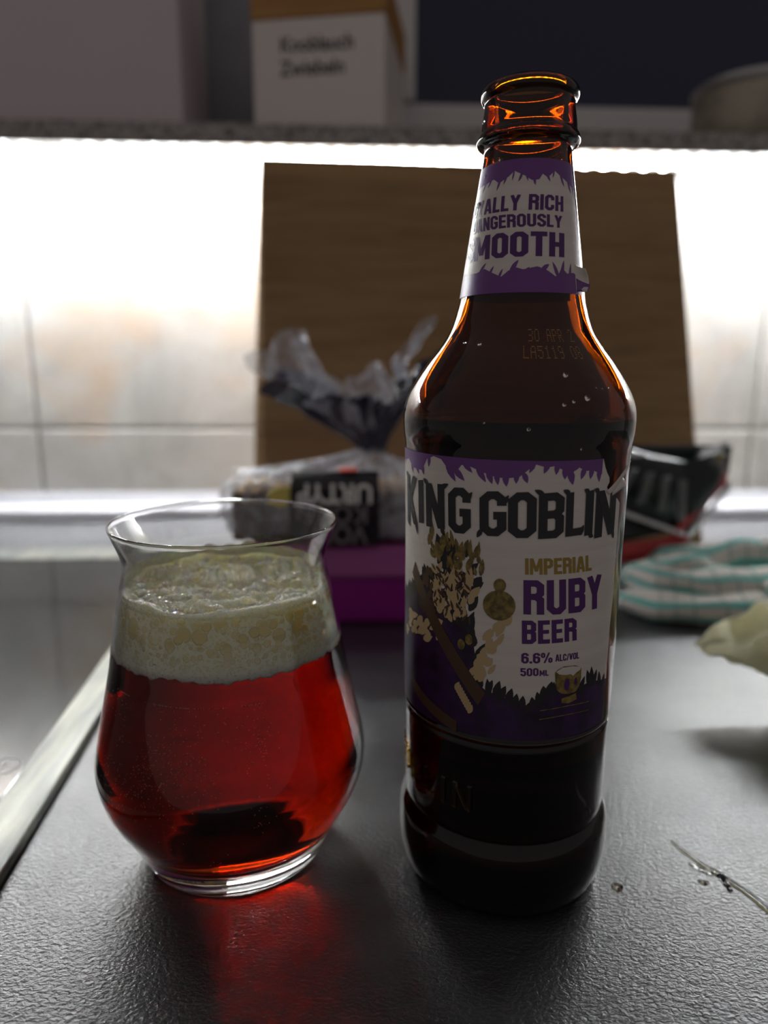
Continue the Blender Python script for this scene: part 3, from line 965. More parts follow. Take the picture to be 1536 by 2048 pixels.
# ---- print on the labels: everything is laid out in (degrees from the front, height)
def P3(th, z, off):
    a_ = PH0 + math.radians(th); r = r_b(z) + off
    return (r * math.cos(a_), r * math.sin(a_), z)
class Ink:
    def __init__(s, off): s.v, s.f, s.off = [], [], off
    def grid(s, fn, nu, nv):
        b0 = len(s.v)
        for j in range(nv + 1):
            for i in range(nu + 1):
                s.v.append(P3(*fn(i / nu, j / nv), s.off))
        for j in range(nv):
            for i in range(nu):
                a0 = b0 + j * (nu + 1) + i
                s.f.append((a0, a0 + 1, a0 + nu + 2, a0 + nu + 1))
    def poly(s, pts):
        b0 = len(s.v)
        s.v += [P3(t, z, s.off) for t, z in pts]
        for tri in tessellate_polygon([[Vector((t, z, 0)) for t, z in pts]]):
            s.split(tuple(i + b0 for i in tri), [pts[i] for i in tri])
    def split(s, idx, p):
        """cut wide triangles so that they follow the curved glass"""
        d = [abs(p[i][0] - p[(i + 1) % 3][0]) for i in range(3)]
        k = d.index(max(d))
        if d[k] < 3.0:
            s.f.append(idx); return
        a_, b_, c_ = p[k], p[(k + 1) % 3], p[(k + 2) % 3]
        m_ = ((a_[0] + b_[0]) / 2, (a_[1] + b_[1]) / 2)
        s.v.append(P3(m_[0], m_[1], s.off)); mi = len(s.v) - 1
        ia, ib, ic = idx[k], idx[(k + 1) % 3], idx[(k + 2) % 3]
        s.split((ia, mi, ic), (a_, m_, c_)); s.split((mi, ib, ic), (m_, b_, c_))
    def leaf(s, x0, z0, x1, z1, w):
        """leaf from stalk (x0,z0) to tip (x1,z1); x in degrees, w = half width in mm"""
        k_ = 0.61
        dx, dz_ = (x1 - x0) * k_, z1 - z0
        l = math.hypot(dx, dz_) or 1
        nx_, nz2 = -dz_ / l, dx / l
        L_, R_ = [], []
        for t, ww in ((0, 0.25), (0.2, 0.8), (0.45, 1.0), (0.7, 0.72), (0.88, 0.33)):
            L_.append((x0 + (dx * t + nx_ * w * ww) / k_, z0 + dz_ * t + nz2 * w * ww))
            R_.append((x0 + (dx * t - nx_ * w * ww) / k_, z0 + dz_ * t - nz2 * w * ww))
        s.poly(L_ + [(x1, z1)] + R_[::-1])
    def build(s, name, mat, parent):
        me_f = s.f
        o = mk(name, s.v, me_f, mat, parent, True)
        # normals outwards
        bm = bmesh.new(); bm.from_mesh(o.data)
        for fc in bm.faces:
            c_ = fc.calc_center_median()
            if fc.normal.x * c_.x + fc.normal.y * c_.y < 0: fc.normal_flip()
        bm.to_mesh(o.data); bm.free()
        return o

# stroke alphabet, height 10: glyph -> (advance width, [(points, closed, width)])
q = 1.75
def oct_(x0, x1, y0, y1, c=1.0): return [(x0, y0 + c), (x0, y1 - c), (x0 + c, y1), (x1 - c, y1), (x1, y1 - c), (x1, y0 + c), (x1 - c, y0), (x0 + c, y0)]
h_ = q / 2
T, Bm, Lx, Rx = 10 - h_, h_, h_, 5 - h_
GLY = {
 'A': (5.4, [([(h_ * .9, 0), (2.35, 9.6)], 0, q * .95), ([(5.4 - h_ * .9, 0), (3.05, 9.6)], 0, q * .95), ([(1.4, 2.6), (4.0, 2.6)], 0, 1.4), ([(1.9, 9.4), (3.5, 9.4)], 0, 1.2)]),
 'B': (5, [([(Lx, Bm), (Lx, T), (3.2, T), (Rx, T - .8), (Rx, 6.1), (3.3, 5.25), (Lx, 5.25)], 0, q), ([(Lx, 5.25), (3.3, 5.25), (Rx, 4.4), (Rx, Bm + .8), (3.2, Bm), (Lx - h_, Bm)], 0, q)]),
 'C': (5, [([(Rx, 6.6), (Rx, T - 1), (Rx - 1, T), (Lx + 1, T), (Lx, T - 1), (Lx, Bm + 1), (Lx + 1, Bm), (Rx - 1, Bm), (Rx, Bm + 1), (Rx, 3.6)], 0, q)]),
 'D': (5, [([(Lx, Bm), (Lx, T), (Rx - 1, T), (Rx, T - 1), (Rx, Bm + 1), (Rx - 1, Bm)], 1, q)]),
 'E': (4.3, [([(4.3, T), (Lx, T), (Lx, Bm), (4.3, Bm)], 0, q), ([(Lx, 5.1), (4.0, 5.1)], 0, q * .9)]),
 'G': (5, [([(Rx, 6.8), (Rx, T - 1), (Rx - 1, T), (Lx + 1, T), (Lx, T - 1), (Lx, Bm + 1), (Lx + 1, Bm), (Rx - 1, Bm), (Rx, Bm + 1), (Rx, 4.6), (2.6, 4.6)], 0, q)]),
 'H': (5, [([(Lx, 0), (Lx, 10)], 0, q), ([(Rx, 0), (Rx, 10)], 0, q), ([(Lx, 5.1), (Rx, 5.1)], 0, q)]),
 'I': (q, [([(h_, 0), (h_, 10)], 0, q)]),
 'K': (5.2, [([(Lx, 0), (Lx, 10)], 0, q), ([(4.6, 10), (1.6, 4.9)], 0, q), ([(1.9, 5.4), (4.6, 0)], 0, q)]),
 'L': (4.1, [([(Lx, 10), (Lx, Bm), (4.1, Bm)], 0, q)]),
 'M': (6.6, [([(Lx, 0), (Lx, 10)], 0, q * .9), ([(6.6 - h_, 0), (6.6 - h_, 10)], 0, q * .9), ([(1.2, 9.8), (3.3, 2.0)], 0, q * .8), ([(5.4, 9.8), (3.3, 2.0)], 0, q * .8)]),
 'N': (5.2, [([(Lx, 0), (Lx, 10)], 0, q), ([(5.2 - h_, 0), (5.2 - h_, 10)], 0, q), ([(1.0, 9.7), (4.2, .3)], 0, q)]),
 'O': (5, [(oct_(Lx, Rx, Bm, T), 1, q)]),
 'P': (4.9, [([(Lx, 0), (Lx, T), (3.1, T), (Rx - .1, T - .9), (Rx - .1, 5.6), (3.1, 4.7), (Lx, 4.7)], 0, q)]),
 'R': (5, [([(Lx, 0), (Lx, T), (3.1, T), (Rx, T - .9), (Rx, 6.1), (3.2, 5.2), (Lx, 5.2)], 0, q), ([(3.0, 5.2), (Rx, 4.3), (Rx, 0)], 0, q)]),
 'S': (4.9, [([(Rx, 7.0), (Rx, T - 1), (Rx - 1, T), (Lx + 1, T), (Lx, T - 1), (Lx, 6.6), (Rx, 3.8), (Rx, Bm + 1), (Rx - 1, Bm), (Lx + 1, Bm), (Lx, Bm + 1), (Lx, 3.2)], 0, q)]),
 'T': (4.8, [([(0, T), (4.8, T)], 0, q), ([(2.4, 0), (2.4, T)], 0, q)]),
 'U': (5, [([(Lx, 10), (Lx, Bm + 1), (Lx + 1, Bm), (Rx - 1, Bm), (Rx, Bm + 1), (Rx, 10)], 0, q)]),
 'V': (5.2, [([(h_ * .9, 10), (2.5, .5)], 0, q), ([(5.2 - h_ * .9, 10), (2.7, .5)], 0, q)]),
 'Y': (5.2, [([(h_ * .9, 10), (2.6, 4.6)], 0, q), ([(5.2 - h_ * .9, 10), (2.6, 4.6)], 0, q), ([(2.6, 0), (2.6, 5)], 0, q)]),
 '0': (5, [(oct_(Lx, Rx, Bm, T), 1, q)]),
 '5': (4.9, [([(4.6, T), (Lx, T), (Lx, 5.9), (3.3, 5.9), (Rx, 5.0), (Rx, Bm + 1), (Rx - 1, Bm), (Lx + 1, Bm), (Lx, Bm + 1), (Lx, 3)], 0, q)]),
 '6': (5, [([(Rx, 7.2), (Rx, T - 1), (Rx - 1, T), (Lx + 1, T), (Lx, T - 1), (Lx, Bm + 1), (Lx + 1, Bm), (Rx - 1, Bm), (Rx, Bm + 1), (Rx, 4.9), (Rx - 1, 5.8), (Lx + .4, 5.6)], 0, q)]),
 '.': (q, [([(h_, 0), (h_, 1.9)], 0, q)]),
 '%': (8.2, [(oct_(.6, 2.4, 5.6, 9.4, .7), 1, 1.2), ([(2.4, 0), (5.8, 10)], 0, 1.2), (oct_(5.8, 7.6, .6, 4.4, .7), 1, 1.2)]),
 '/': (3, [([(.5, 0), (2.5, 10)], 0, 1.3)]),
 ' ': (2.6, []),
}
def stroke_quads(pts, closed, w):
    P = [Vector(p) for p in pts]
    n_ = len(P); L_, R_ = [], []
    for i in range(n_):
        if closed: a_, c_ = P[i - 1], P[(i + 1) % n_]
        else: a_, c_ = P[max(i - 1, 0)], P[min(i + 1, n_ - 1)]
        b_ = P[i]
        d1 = (b_ - a_) if (b_ - a_).length > 1e-6 else (c_ - b_)
        d2 = (c_ - b_) if (c_ - b_).length > 1e-6 else d1
        d1 = d1.normalized(); d2 = d2.normalized()
        n1_, n2_ = Vector((-d1.y, d1.x)), Vector((-d2.y, d2.x))
        mt = (n1_ + n2_); mt = mt / max(mt.length_squared, 0.5) * 2
        L_.append(b_ + mt * w / 2); R_.append(b_ - mt * w / 2)
    out = []
    rng = range(n_) if closed else range(n_ - 1)
    for i in rng:
        j = (i + 1) % n_
        out.append((L_[i], R_[i], R_[j], L_[j]))
    return out
def write(ink, text, bl, br_, tl, tr, gap=0.75, jitter=0.0, weight=1.0):
    tot = sum(GLY[c][0] for c in text) + gap * (len(text) - 1)
    x = 0
    def mp(px, py):
        u, w_ = px / tot, min(max(py, -0.05), 10.05) / 10
        a_ = bl[0] + (br_[0] - bl[0]) * u; b_ = bl[1] + (br_[1] - bl[1]) * u
        c_ = tl[0] + (tr[0] - tl[0]) * u; d = tl[1] + (tr[1] - tl[1]) * u
        return (a_ + (c_ - a_) * w_, b_ + (d - b_) * w_)
    for c in text:
        adv, st = GLY[c]
        for pts, closed, wd in st:
            for Q in stroke_quads([(p[0] + x, p[1]) for p in pts], closed, wd * weight):
                ln_ = max((Q[3] - Q[0]).length, 0.01)
                nn = max(1, int(ln_ * abs(br_[0] - bl[0]) / tot / 2.5) + 1)
                ink.grid(lambda u, w_, Q=Q: mp(*(Q[0].lerp(Q[3], u).lerp(Q[1].lerp(Q[2], u), w_))), nn, 1)
        x += adv + gap
    return

# ---- body label
LT, LB = 147.4, 63.9
def lab_right(z): return float(np.interp(z, [62, 78, 94, 105, 122, 134, 138.5, 141, 144, 147.4], [62, 61.5, 61, 62.5, 62, 61, 47, 50, 46, 43.5]))
body = Ink(0.10)
body.grid(lambda u, w_: ((-100 + (lab_right(LB + (LT - LB) * w_) + 100) * u), LB + (LT - LB) * w_), 90, 60)
bl_o = body.build('body_label', 'paper', bt)
bl_o['label'] = 'white front label with purple leafy borders'
bkl = Ink(0.10)
bkl.grid(lambda u, w_: (95 + 140 * u, LB + 1 + (LT - LB - 2) * w_), 70, 8)
o = bkl.build('back_label', 'purple', bt)
o['label'] = 'purple label on the back of the bottle'
def interp_b(pts):
    xs_ = [p[0] for p in pts]; zs_ = [p[1] for p in pts]
    return lambda t: float(np.interp(t, xs_, zs_))
rl = random.Random(11)
# upper purple band
ub = interp_b([(-100, 143), (-73, 143.7), (-66, 144.6), (-60, 142.4), (-50, 142.2), (-46, 145.8), (-41, 147.0), (-36, 146.4), (-31, 143.2), (-27, 143.4), (-24.5, 145.4), (-19.5, 145), (-14.8, 143.9), (-8, 142.6), (-3, 142.4), (2.5, 143), (6.1, 144.9), (9.5, 146.4), (13.9, 145.6), (18.3, 146), (23, 144.4), (26, 143.6), (29, 145.6), (33, 144.4), (38, 144.2), (43.3, 143), (46, 143)])
top_i = Ink(0.14)
top_i.grid(lambda u, w_: (-100 + 143.2 * u, ub(-100 + 143.2 * u) + (LT + 0.02 - ub(-100 + 143.2 * u)) * w_), 420, 1)
for x0, z0, x1, z1, w_ in [(-72, 145.5, -74, 142.4, .7), (-62, 144.5, -59.5, 140.6, .9), (-56, 144, -53, 140.8, .8), (-50, 144, -48.5, 140.9, .8), (-44, 147, -44.6, 143.6, .7), (-33, 145.6, -27.5, 140.4, 1.1), (-29, 144.5, -22.8, 140.9, 1.0), (-24, 146.4, -19, 143.4, .8), (-17, 145.2, -12.5, 141.0, .9), (-12, 144.6, -9.6, 140.6, .9), (-8, 144.2, -7, 140.4, .8), (-4, 143.8, -3.2, 140.1, .9), (1, 144.4, 1, 141.0, .8), (4, 144.2, 6, 141.2, .8), (9, 147, 6.5, 144, .6), (15, 147, 13, 143.9, .8), (19, 147, 18.6, 143.5, .8), (23, 146, 22.8, 142.2, 1.0), (25, 145, 27, 140.6, 1.1), (30, 147, 27.5, 144.5, .7), (33, 145.6, 31, 142.0, .9), (37, 145.4, 36.2, 141.9, .9), (41, 145, 41.8, 140.9, .9)]:
    top_i.leaf(x0, z0, x1, z1, w_)
top_i.build('leaf_border', 'purple', bl_o)
# lower purple band and leaves
lb = interp_b([(-100, 92), (-80, 97), (-72, 99.5), (-66, 101), (-58, 104.5), (-50, 108), (-44, 110), (-38, 104), (-32, 100), (-26, 100), (-20, 99), (-16.5, 94), (-15, 89), (-15.5, 84), (-14, 80.8), (-12, 80.2), (-9.2, 78.9), (-5.2, 78.3), (-1.2, 77.6), (2.6, 77.2), (7.3, 75.9), (12.6, 75.0), (15.1, 76.8), (18, 78.6), (21.7, 81.3), (27, 79.6), (32, 79.8), (37, 79.4), (41.2, 79.6), (47.6, 80.4), (52, 79.2), (58, 78.6), (61.6, 78)])
low = Ink(0.14)
low.grid(lambda u, w_: (-100 + 161.5 * u, LB - 0.02 + (lb(-100 + 161.5 * u) - LB) * w_), 420, 30)
low.build('leaf_border', 'purple_dark', bl_o)
lf = Ink(0.17)
for x0, z0, x1, z1, w_ in [(-13, 79, -11, 82.2, .9), (-9, 77.8, -6.2, 82.6, 1.0), (-7.5, 77, -8.8, 82.8, 1.0), (-5, 77, -2.8, 82.6, 1.2), (-3.5, 76, .2, 81.2, 1.3), (1, 75.5, 3.2, 80.6, 1.2), (4.5, 74.5, 5.6, 79, 1.1), (8, 74, 8.6, 78.4, 1.1), (10.5, 73, 12, 76.4, .9), (14, 74, 12.8, 78, 1.1), (17, 75, 15.2, 79.6, 1.1), (19, 77, 18.2, 81.4, 1.3), (21, 78, 22.4, 82.6, 1.4), (24, 77.6, 23.4, 82.4, 1.0), (38, 77, 41.5, 82.4, 1.1), (41, 77, 39.4, 80.8, .9), (46, 78, 42.8, 84.2, 1.1), (47, 78, 46, 84.8, 1.2), (48, 78, 50.4, 83.2, 1.1), (54, 77, 52.6, 82.2, 1.0), (57, 76.5, 58.5, 80.6, 1.0)]:
    lf.leaf(x0, z0, x1, z1, w_)
# plain foliage standing in for the printed picture on the left
for i in range(64):
    t = -92 + 78 * i / 63
    z = lb(t)
    lf.leaf(t, z - 2, t + rl.uniform(-5, 5), z + rl.uniform(1.5, 4.2), rl.uniform(.8, 1.3))
for i in range(50):
    t = rl.uniform(-44, -16); z = rl.uniform(98, 121)
    if (t + 29) ** 2 / 230 + (z - 110) ** 2 / 150 > 1: continue
    lf.leaf(t, z, t + rl.uniform(-6, 6), z + rl.uniform(2.5, 5), rl.uniform(.9, 1.5))
lf.build('dark_leaves', 'foliage_black', bl_o)
tl_ = Ink(0.20)
for i in range(58):
    t = rl.uniform(-40, -18); z = rl.uniform(97, 114)
    if (t + 29) ** 2 / 130 + (z - 106) ** 2 / 90 > 1: continue
    tl_.leaf(t, z, t + rl.uniform(-5, 5), z + rl.uniform(2.5, 4.8), rl.uniform(.7, 1.3))
for i in range(34):
    t = rl.uniform(-74, -34); z = 90 + rl.gauss(0, 2) + (t + 74) * 0.09
    tl_.leaf(t, z, t + rl.uniform(2, 8), z + rl.uniform(-1, 3), rl.uniform(.8, 1.4))
for i in range(40):
    s_ = rl.random()
    t = -16 + 13 * s_ + rl.gauss(0, 1.6); z = 81.5 + 17 * s_ + rl.gauss(0, 1.0)
    tl_.leaf(t, z, t + rl.uniform(1, 4), z + rl.uniform(2, 4.2), rl.uniform(.7, 1.2))
for i in range(9):
    t = -25 + i * 0.9; z = 77 - i * .8
    tl_.leaf(t, z, t + 2, z + 3, .9)
tl_.build('tan_leaves', 'tan', bl_o)
bk = Ink(0.23)
for i in range(52):
    t = rl.uniform(-41, -18); z = rl.uniform(98, 116)
    bk.leaf(t, z, t + rl.uniform(-4, 4), z + rl.uniform(1.5, 3), rl.uniform(.25, .55))
for i in range(26):
    t = rl.uniform(-50, -40); z = rl.uniform(98, 111)
    bk.leaf(t, z, t + rl.uniform(-4, 4), z + rl.uniform(2, 4), rl.uniform(.6, 1.1))
bk.grid(lambda u, w_: (-60 + 47 * u + 3.4 * w_, 111 - 35 * u - 2.2 * (1 - w_) + 2.0 * w_), 40, 2)
bk.grid(lambda u, w_: (-58 + 34 * u, 74.5 - 7.5 * u ** 0.8 - 4.0 * w_), 30, 3)
bk.build('brown_stems', 'brown', bl_o)
gd = Ink(0.26)
for i in range(46):
    t = -43 + 29 * i / 45 + rl.uniform(-1, 1); z = 115.5 + rl.uniform(-1.5, 6) - 0.12 * (t + 28)
    gd.leaf(t, z, t + rl.uniform(-3.2, 3.2), z + rl.uniform(2.5, 5.5), rl.uniform(.5, .95))
gd.poly([(-4.5 + 7.6 * math.cos(a_ / 24 * 2 * PI), 105.6 + 4.5 * math.sin(a_ / 24 * 2 * PI)) for a_ in range(24)])
gd.poly([(-4.5 + 2.9 * math.cos(a_ / 16 * 2 * PI), 111.6 + 2.0 * math.sin(a_ / 16 * 2 * PI)) for a_ in range(16)])
gd.poly([(-22.5 + 2.0 * math.cos(a_ / 16 * 2 * PI), 92 + 1.7 * math.sin(a_ / 16 * 2 * PI)) for a_ in range(16)])
gd.poly([(-18.5 + 2.0 * math.cos(a_ / 16 * 2 * PI), 94 + 1.7 * math.sin(a_ / 16 * 2 * PI)) for a_ in range(16)])
# printed cup
gd.poly([(23.8, 85.2), (24.3, 81.6), (25.2, 79.6), (27.7, 78.4), (32, 77.9), (36.1, 78.2), (38.1, 79.9), (38.9, 82.5), (38.6, 85.4), (35.0, 86.6), (28.5, 86.9), (25.2, 86.1)])
gd.poly([(27.9, 76.9), (32, 77.2), (36.2, 77.7), (37.1, 75.7), (32.2, 74.9), (28.1, 75.4)])
gd.build('gold_print', 'gold_dark', bl_o)
wh = Ink(0.29)
wh.poly([(24.3, 85.5), (27.4, 86.6), (33.1, 86.6), (38.2, 85.8), (38.0, 85.0), (35.3, 84.2), (33.8, 83.5), (32.2, 84.2), (29.9, 84.1), (25.9, 84.6)])
wh.build('cup_foam', 'paper', bl_o)
cp = Ink(0.29)
cp.poly([(30.5 + 1.5 * math.cos(a_ / 16 * 2 * PI), 81 + 1.9 * math.sin(a_ / 16 * 2 * PI)) for a_ in range(16)])
cp.poly([(35.6 + .8 * math.cos(a_ / 16 * 2 * PI), 81.6 + 1.2 * math.sin(a_ / 16 * 2 * PI)) for a_ in range(16)])
cp.build('cup_studs', 'letter_purple', bl_o)
rb = Ink(0.20)
for z in (73.4, 70.6):
    rb.grid(lambda u, w_, z=z: (17 + 29 * u, z + 0.25 * w_ + 0.5 * math.sin(u * PI)), 14, 1)
rb.build('scroll_lines', 'gold_dark', bl_o)

# title
tt = Ink(0.32)
for ch, x0, x1, zt, zb_ in [('K', -68.8, -55.2, 139.6, 124.4), ('I', -53.3, -48.8, 139.1, 125.9), ('N', -46.6, -33.8, 138.9, 125.6), ('G', -31.6, -19.6, 138.8, 125.4), ('G', -15.4, -3.0, 138.6, 125.7), ('O', -2.4, 10.4, 138.7, 125.6), ('B', 11.2, 23.2, 138.6, 125.5), ('L', 24.0, 33.0, 138.6, 125.9), ('I', 34.2, 39.0, 138.6, 125.7), ('N', 40.4, 56.0, 138.4, 124.6)]:
    sl = 0.7
    write(tt, ch, (x0 + sl, zb_), (x1 + sl, zb_ + .3), (x0, zt - .2), (x1, zt + .3), weight=0.98)
# pointed spurs of the lettering
for x, z, dx, dz_ in [(-68.4, 139.4, -2, .9), (-66, 124.6, 2.4, -1.2), (-55.6, 125, 1.8, -3.2), (-46.2, 139, -2.4, .9), (-34.2, 138.6, 2.8, .9), (-34.6, 125.4, 1.4, -1.6), (-20.6, 136.2, 1.8, 1.8), (-3.6, 136, 1.6, 1.8), (-14.6, 126.6, -1.4, -1.6), (12, 138.6, -2.8, .8), (24.6, 138.6, -2.2, .7), (33, 127.2, 1.2, 1.8), (35, 138.6, -1.8, .6), (38.6, 125.7, 1.8, -.5), (41, 138.5, -2, .5), (55.6, 125, 1.2, -1.8)]:
    tt.leaf(x - dx * .6, z - dz_ * .6, x + dx, z + dz_, .75)
tt.build('title_lettering', 'letter_black', bl_o)
gi_ = Ink(0.20)
write(gi_, 'IMPERIAL', (6.9, 115.2), (41.3, 115.1), (6.5, 119.9), (40.5, 119.8), 0.55)
gi_.build('gold_lettering', 'letter_gold', bl_o)
pu = Ink(0.20)
write(pu, 'RUBY', (7.0, 103.4), (50.2, 102.9), (6.3, 113.5), (48.6, 113.4), 0.75, weight=1.05)
write(pu, 'BEER', (6.9, 94.5), (34.6, 94.5), (6.4, 101.5), (33.7, 101.5), 0.75, weight=1.05)
write(pu, '6.6%', (7.0, 88.5), (22.1, 88.5), (6.8, 91.7), (21.8, 91.7), 0.6)
write(pu, 'ALC/VOL', (23.6, 88.7), (36.9, 88.6), (23.4, 90.9), (36.7, 90.6), 0.6)
write(pu, '500', (6.9, 84.5), (15.5, 84.6), (6.7, 87.0), (15.3, 87.0), 0.7)
write(pu, 'ML', (16.0, 84.5), (20.5, 84.5), (15.9, 86.3), (20.3, 86.3), 0.7)
pu.build('purple_lettering', 'letter_purple', bl_o)
# torn corner: curled strips of the label
def flap(fn, name, mat, parent, nu=10, nv=4):
    v, f = [], []
    for j in range(nv + 1):
        for i in range(nu + 1):
            t, z, off = fn(i / nu, j / nv); v.append(P3(t, z, off))
    for j in range(nv):
        for i in range(nu):
            a0 = j * (nu + 1) + i; f.append((a0, a0 + 1, a0 + nu + 2, a0 + nu + 1))
    o = mk(name, v, f, mat, parent, True)
    md = o.modifiers.new('solid', 'SOLIDIFY'); md.thickness = 0.12 * S
    return o
flap(lambda u, w_: (47 + 14 * u + 2.4 * w_ * (1 - u), 138.0 + 8.2 * u ** 1.2 - 2.4 * w_ * (0.5 + 0.5 * u), 0.2 + 2.0 * u * (1 - .3 * w_)), 'torn_flap', 'paper', bl_o)
flap(lambda u, w_: (52 + 9 * u, 138.8 + 2.5 * u - 2.5 * w_, 0.2 + 1.2 * u * math.sin(w_ * 2)), 'torn_flap', 'paper', bl_o, 6, 3)

# ---- neck label
NT, NB = 229.6, 193.1
nl = Ink(0.10)
nl.grid(lambda u, w_: (-250 + 318 * u, NB + (NT - NB) * w_), 140, 24)
nl_o = nl.build('neck_label', 'paper', bt)
nl_o['label'] = 'white neck label with purple leafy borders'
nb_t = interp_b([(-110, 224), (-54, 224.2), (-40, 225), (-31.5, 223.6), (-20.6, 225), (-14, 226.4), (-2.5, 225), (6, 223.6), (14, 223.8), (18, 225.4), (24, 224.4), (33, 226.4), (43, 225), (56, 223.4), (68, 222)])
nb_b = interp_b([(-110, 199), (-47, 199.3), (-37, 200.2), (-29, 199.0), (-19, 197.6), (-12.7, 199.2), (-6, 200), (0.2, 199.4), (13, 200.2), (22, 199.2), (30, 197.6), (33, 198), (37, 200.2), (43, 198.6), (51, 199), (68, 198)])
np_ = Ink(0.15)
np_.grid(lambda u, w_: (-110 + 178 * u, nb_t(-110 + 178 * u) + (NT + .02 - nb_t(-110 + 178 * u)) * w_), 200, 3)
np_.grid(lambda u, w_: (-110 + 178 * u, NB - .02 + (nb_b(-110 + 178 * u) - NB) * w_), 200, 4)
for x0, z0, x1, z1, w_ in [(-52, 225, -58, 222.0, .6), (-42, 226, -48, 223.0, .6), (-30, 225, -34, 221.6, .8), (-22, 226, -26, 223, .7), (-14, 226.5, -16, 223.8, .6), (-4, 226, -9, 223.4, .7), (-1, 226, 2, 223.4, .6), (8, 225, 10, 222.2, .9), (22, 226, 27, 223.4, .7), (33, 227, 30, 224.4, .6), (40, 226, 46, 222.4, .8), (52, 224.5, 58, 221, .8), (62, 224, 64, 220, .8),
                           (-44, 198.8, -36, 201.8, .7), (-32, 198, -27, 200.8, .6), (-22, 197, -18, 199.8, .6), (-12, 198.4, -4, 202.0, 1.0), (0, 198, 6, 200.0, .6), (16, 199, 24, 200.8, .8), (34, 197, 27, 201.6, .9), (36, 197, 40, 202.2, 1.1), (46, 197, 49, 201.6, .9), (56, 197, 58, 200.6, .8)]:
    np_.leaf(x0, z0, x1, z1, w_)
np_.build('leaf_border', 'purple', nl_o)
nt_ = Ink(0.18)
write(nt_, 'ROYALLY RICH', (-84, 215.7), (42.0, 215.5), (-86, 220.0), (43.2, 219.7), 0.7)
write(nt_, 'DANGEROUSLY', (-66, 211.0), (39.2, 211.0), (-69, 214.9), (40.0, 214.3), 0.65)
write(nt_, 'SMOOTH', (-72, 202.8), (40.2, 203.0), (-76, 209.7), (41.6, 209.6), 0.7, weight=1.08)
nt_.build('lettering', 'letter_purple', nl_o)
flap(lambda u, w_: (55 + 14 * u * (1 - (1.5 * w_ - .6) ** 2 * .8), 194.0 + 7.6 * w_ - 1.4 * u * w_, 0.15 + 2.4 * u * u * (0.7 + .3 * w_)), 'peeled_corner', 'paper', nl_o)
flap(lambda u, w_: (56 + 13.4 * u * (1 - (0.8 * w_ - .6) ** 2 * .8), 194.0 + 3.6 * w_ * (1 - .4 * u), 0.32 + 2.4 * u * u * (0.7 + .2 * w_)), 'peeled_corner', 'purple', nl_o)

# ---- raised lettering in the glass near the foot
em_v, em_f = [], []
def raised(text, t0, t1, z0, z1, hgt=0.55):
    tot = sum(GLY[c][0] for c in text) + 1.2 * (len(text) - 1); x = 0
    for c in text:
        adv, st = GLY[c]
        for pts, closed, wd in st:
            for Q in stroke_quads([(p[0] + x, p[1]) for p in pts], closed, wd * 0.62):
                b0 = len(em_v)
                for off, sh in ((-0.3, 0), (hgt, 0.12)):
                    cq = sum((Vector(p) for p in Q), Vector((0, 0))) / 4
                    for p in Q:
                        p = p.lerp(cq, sh)
                        em_v.append(P3(t0 + (t1 - t0) * p.x / tot, z0 + (z1 - z0) * p.y / 10, off))
                em_f.extend([(b0, b0 + 1, b0 + 2, b0 + 3), (b0 + 7, b0 + 6, b0 + 5, b0 + 4)] + [(b0 + i, b0 + 4 + i, b0 + 4 + (i + 1) % 4, b0 + (i + 1) % 4) for i in range(4)])
        x += adv + 1.2
raised('HOBGOBLIN', -137, -14, 37, 46.5)
recalc(mk('raised_lettering', em_v, em_f, 'amber', bt))

# ---- dotted date code on the shoulder
FONT = {'3': '11110 00001 00001 01110 00001 00001 11110', '0': '01110 10001 10001 10001 10001 10001 01110', 'A': '01110 10001 10001 11111 10001 10001 10001', 'P': '11110 10001 10001 11110 10000 10000 10000', 'R': '11110 10001 10001 11110 10100 10010 10001', '2': '01110 10001 00001 00010 00100 01000 11111', 'L': '10000 10000 10000 10000 10000 10000 11111', '5': '11111 10000 11110 00001 00001 10001 01110', '1': '00100 01100 00100 00100 00100 00100 01110', '9': '01110 10001 10001 01111 00001 00001 01110', '8': '01110 10001 10001 01110 10001 10001 01110', ' ': ' '.join(['00000'] * 7)}
dc = Ink(0.05)
for txt, t0, z0 in (('30 APR 2', 5.8, 182.7), ('LA5119 08', 2.6, 178.0)):
    for ci, ch in enumerate(txt):
        for r_, row in enumerate(FONT[ch].split()):
            for c_, bit in enumerate(row):
                if bit == '1':
                    t = t0 + ci * 4.3 + c_ * 0.66; z = z0 - r_ * 0.52
                    dc.poly([(t + .30 * math.cos(k_ * PI / 3), z + .17 * math.sin(k_ * PI / 3)) for k_ in range(6)])
dc.build('date_code', 'date_ink', bt)

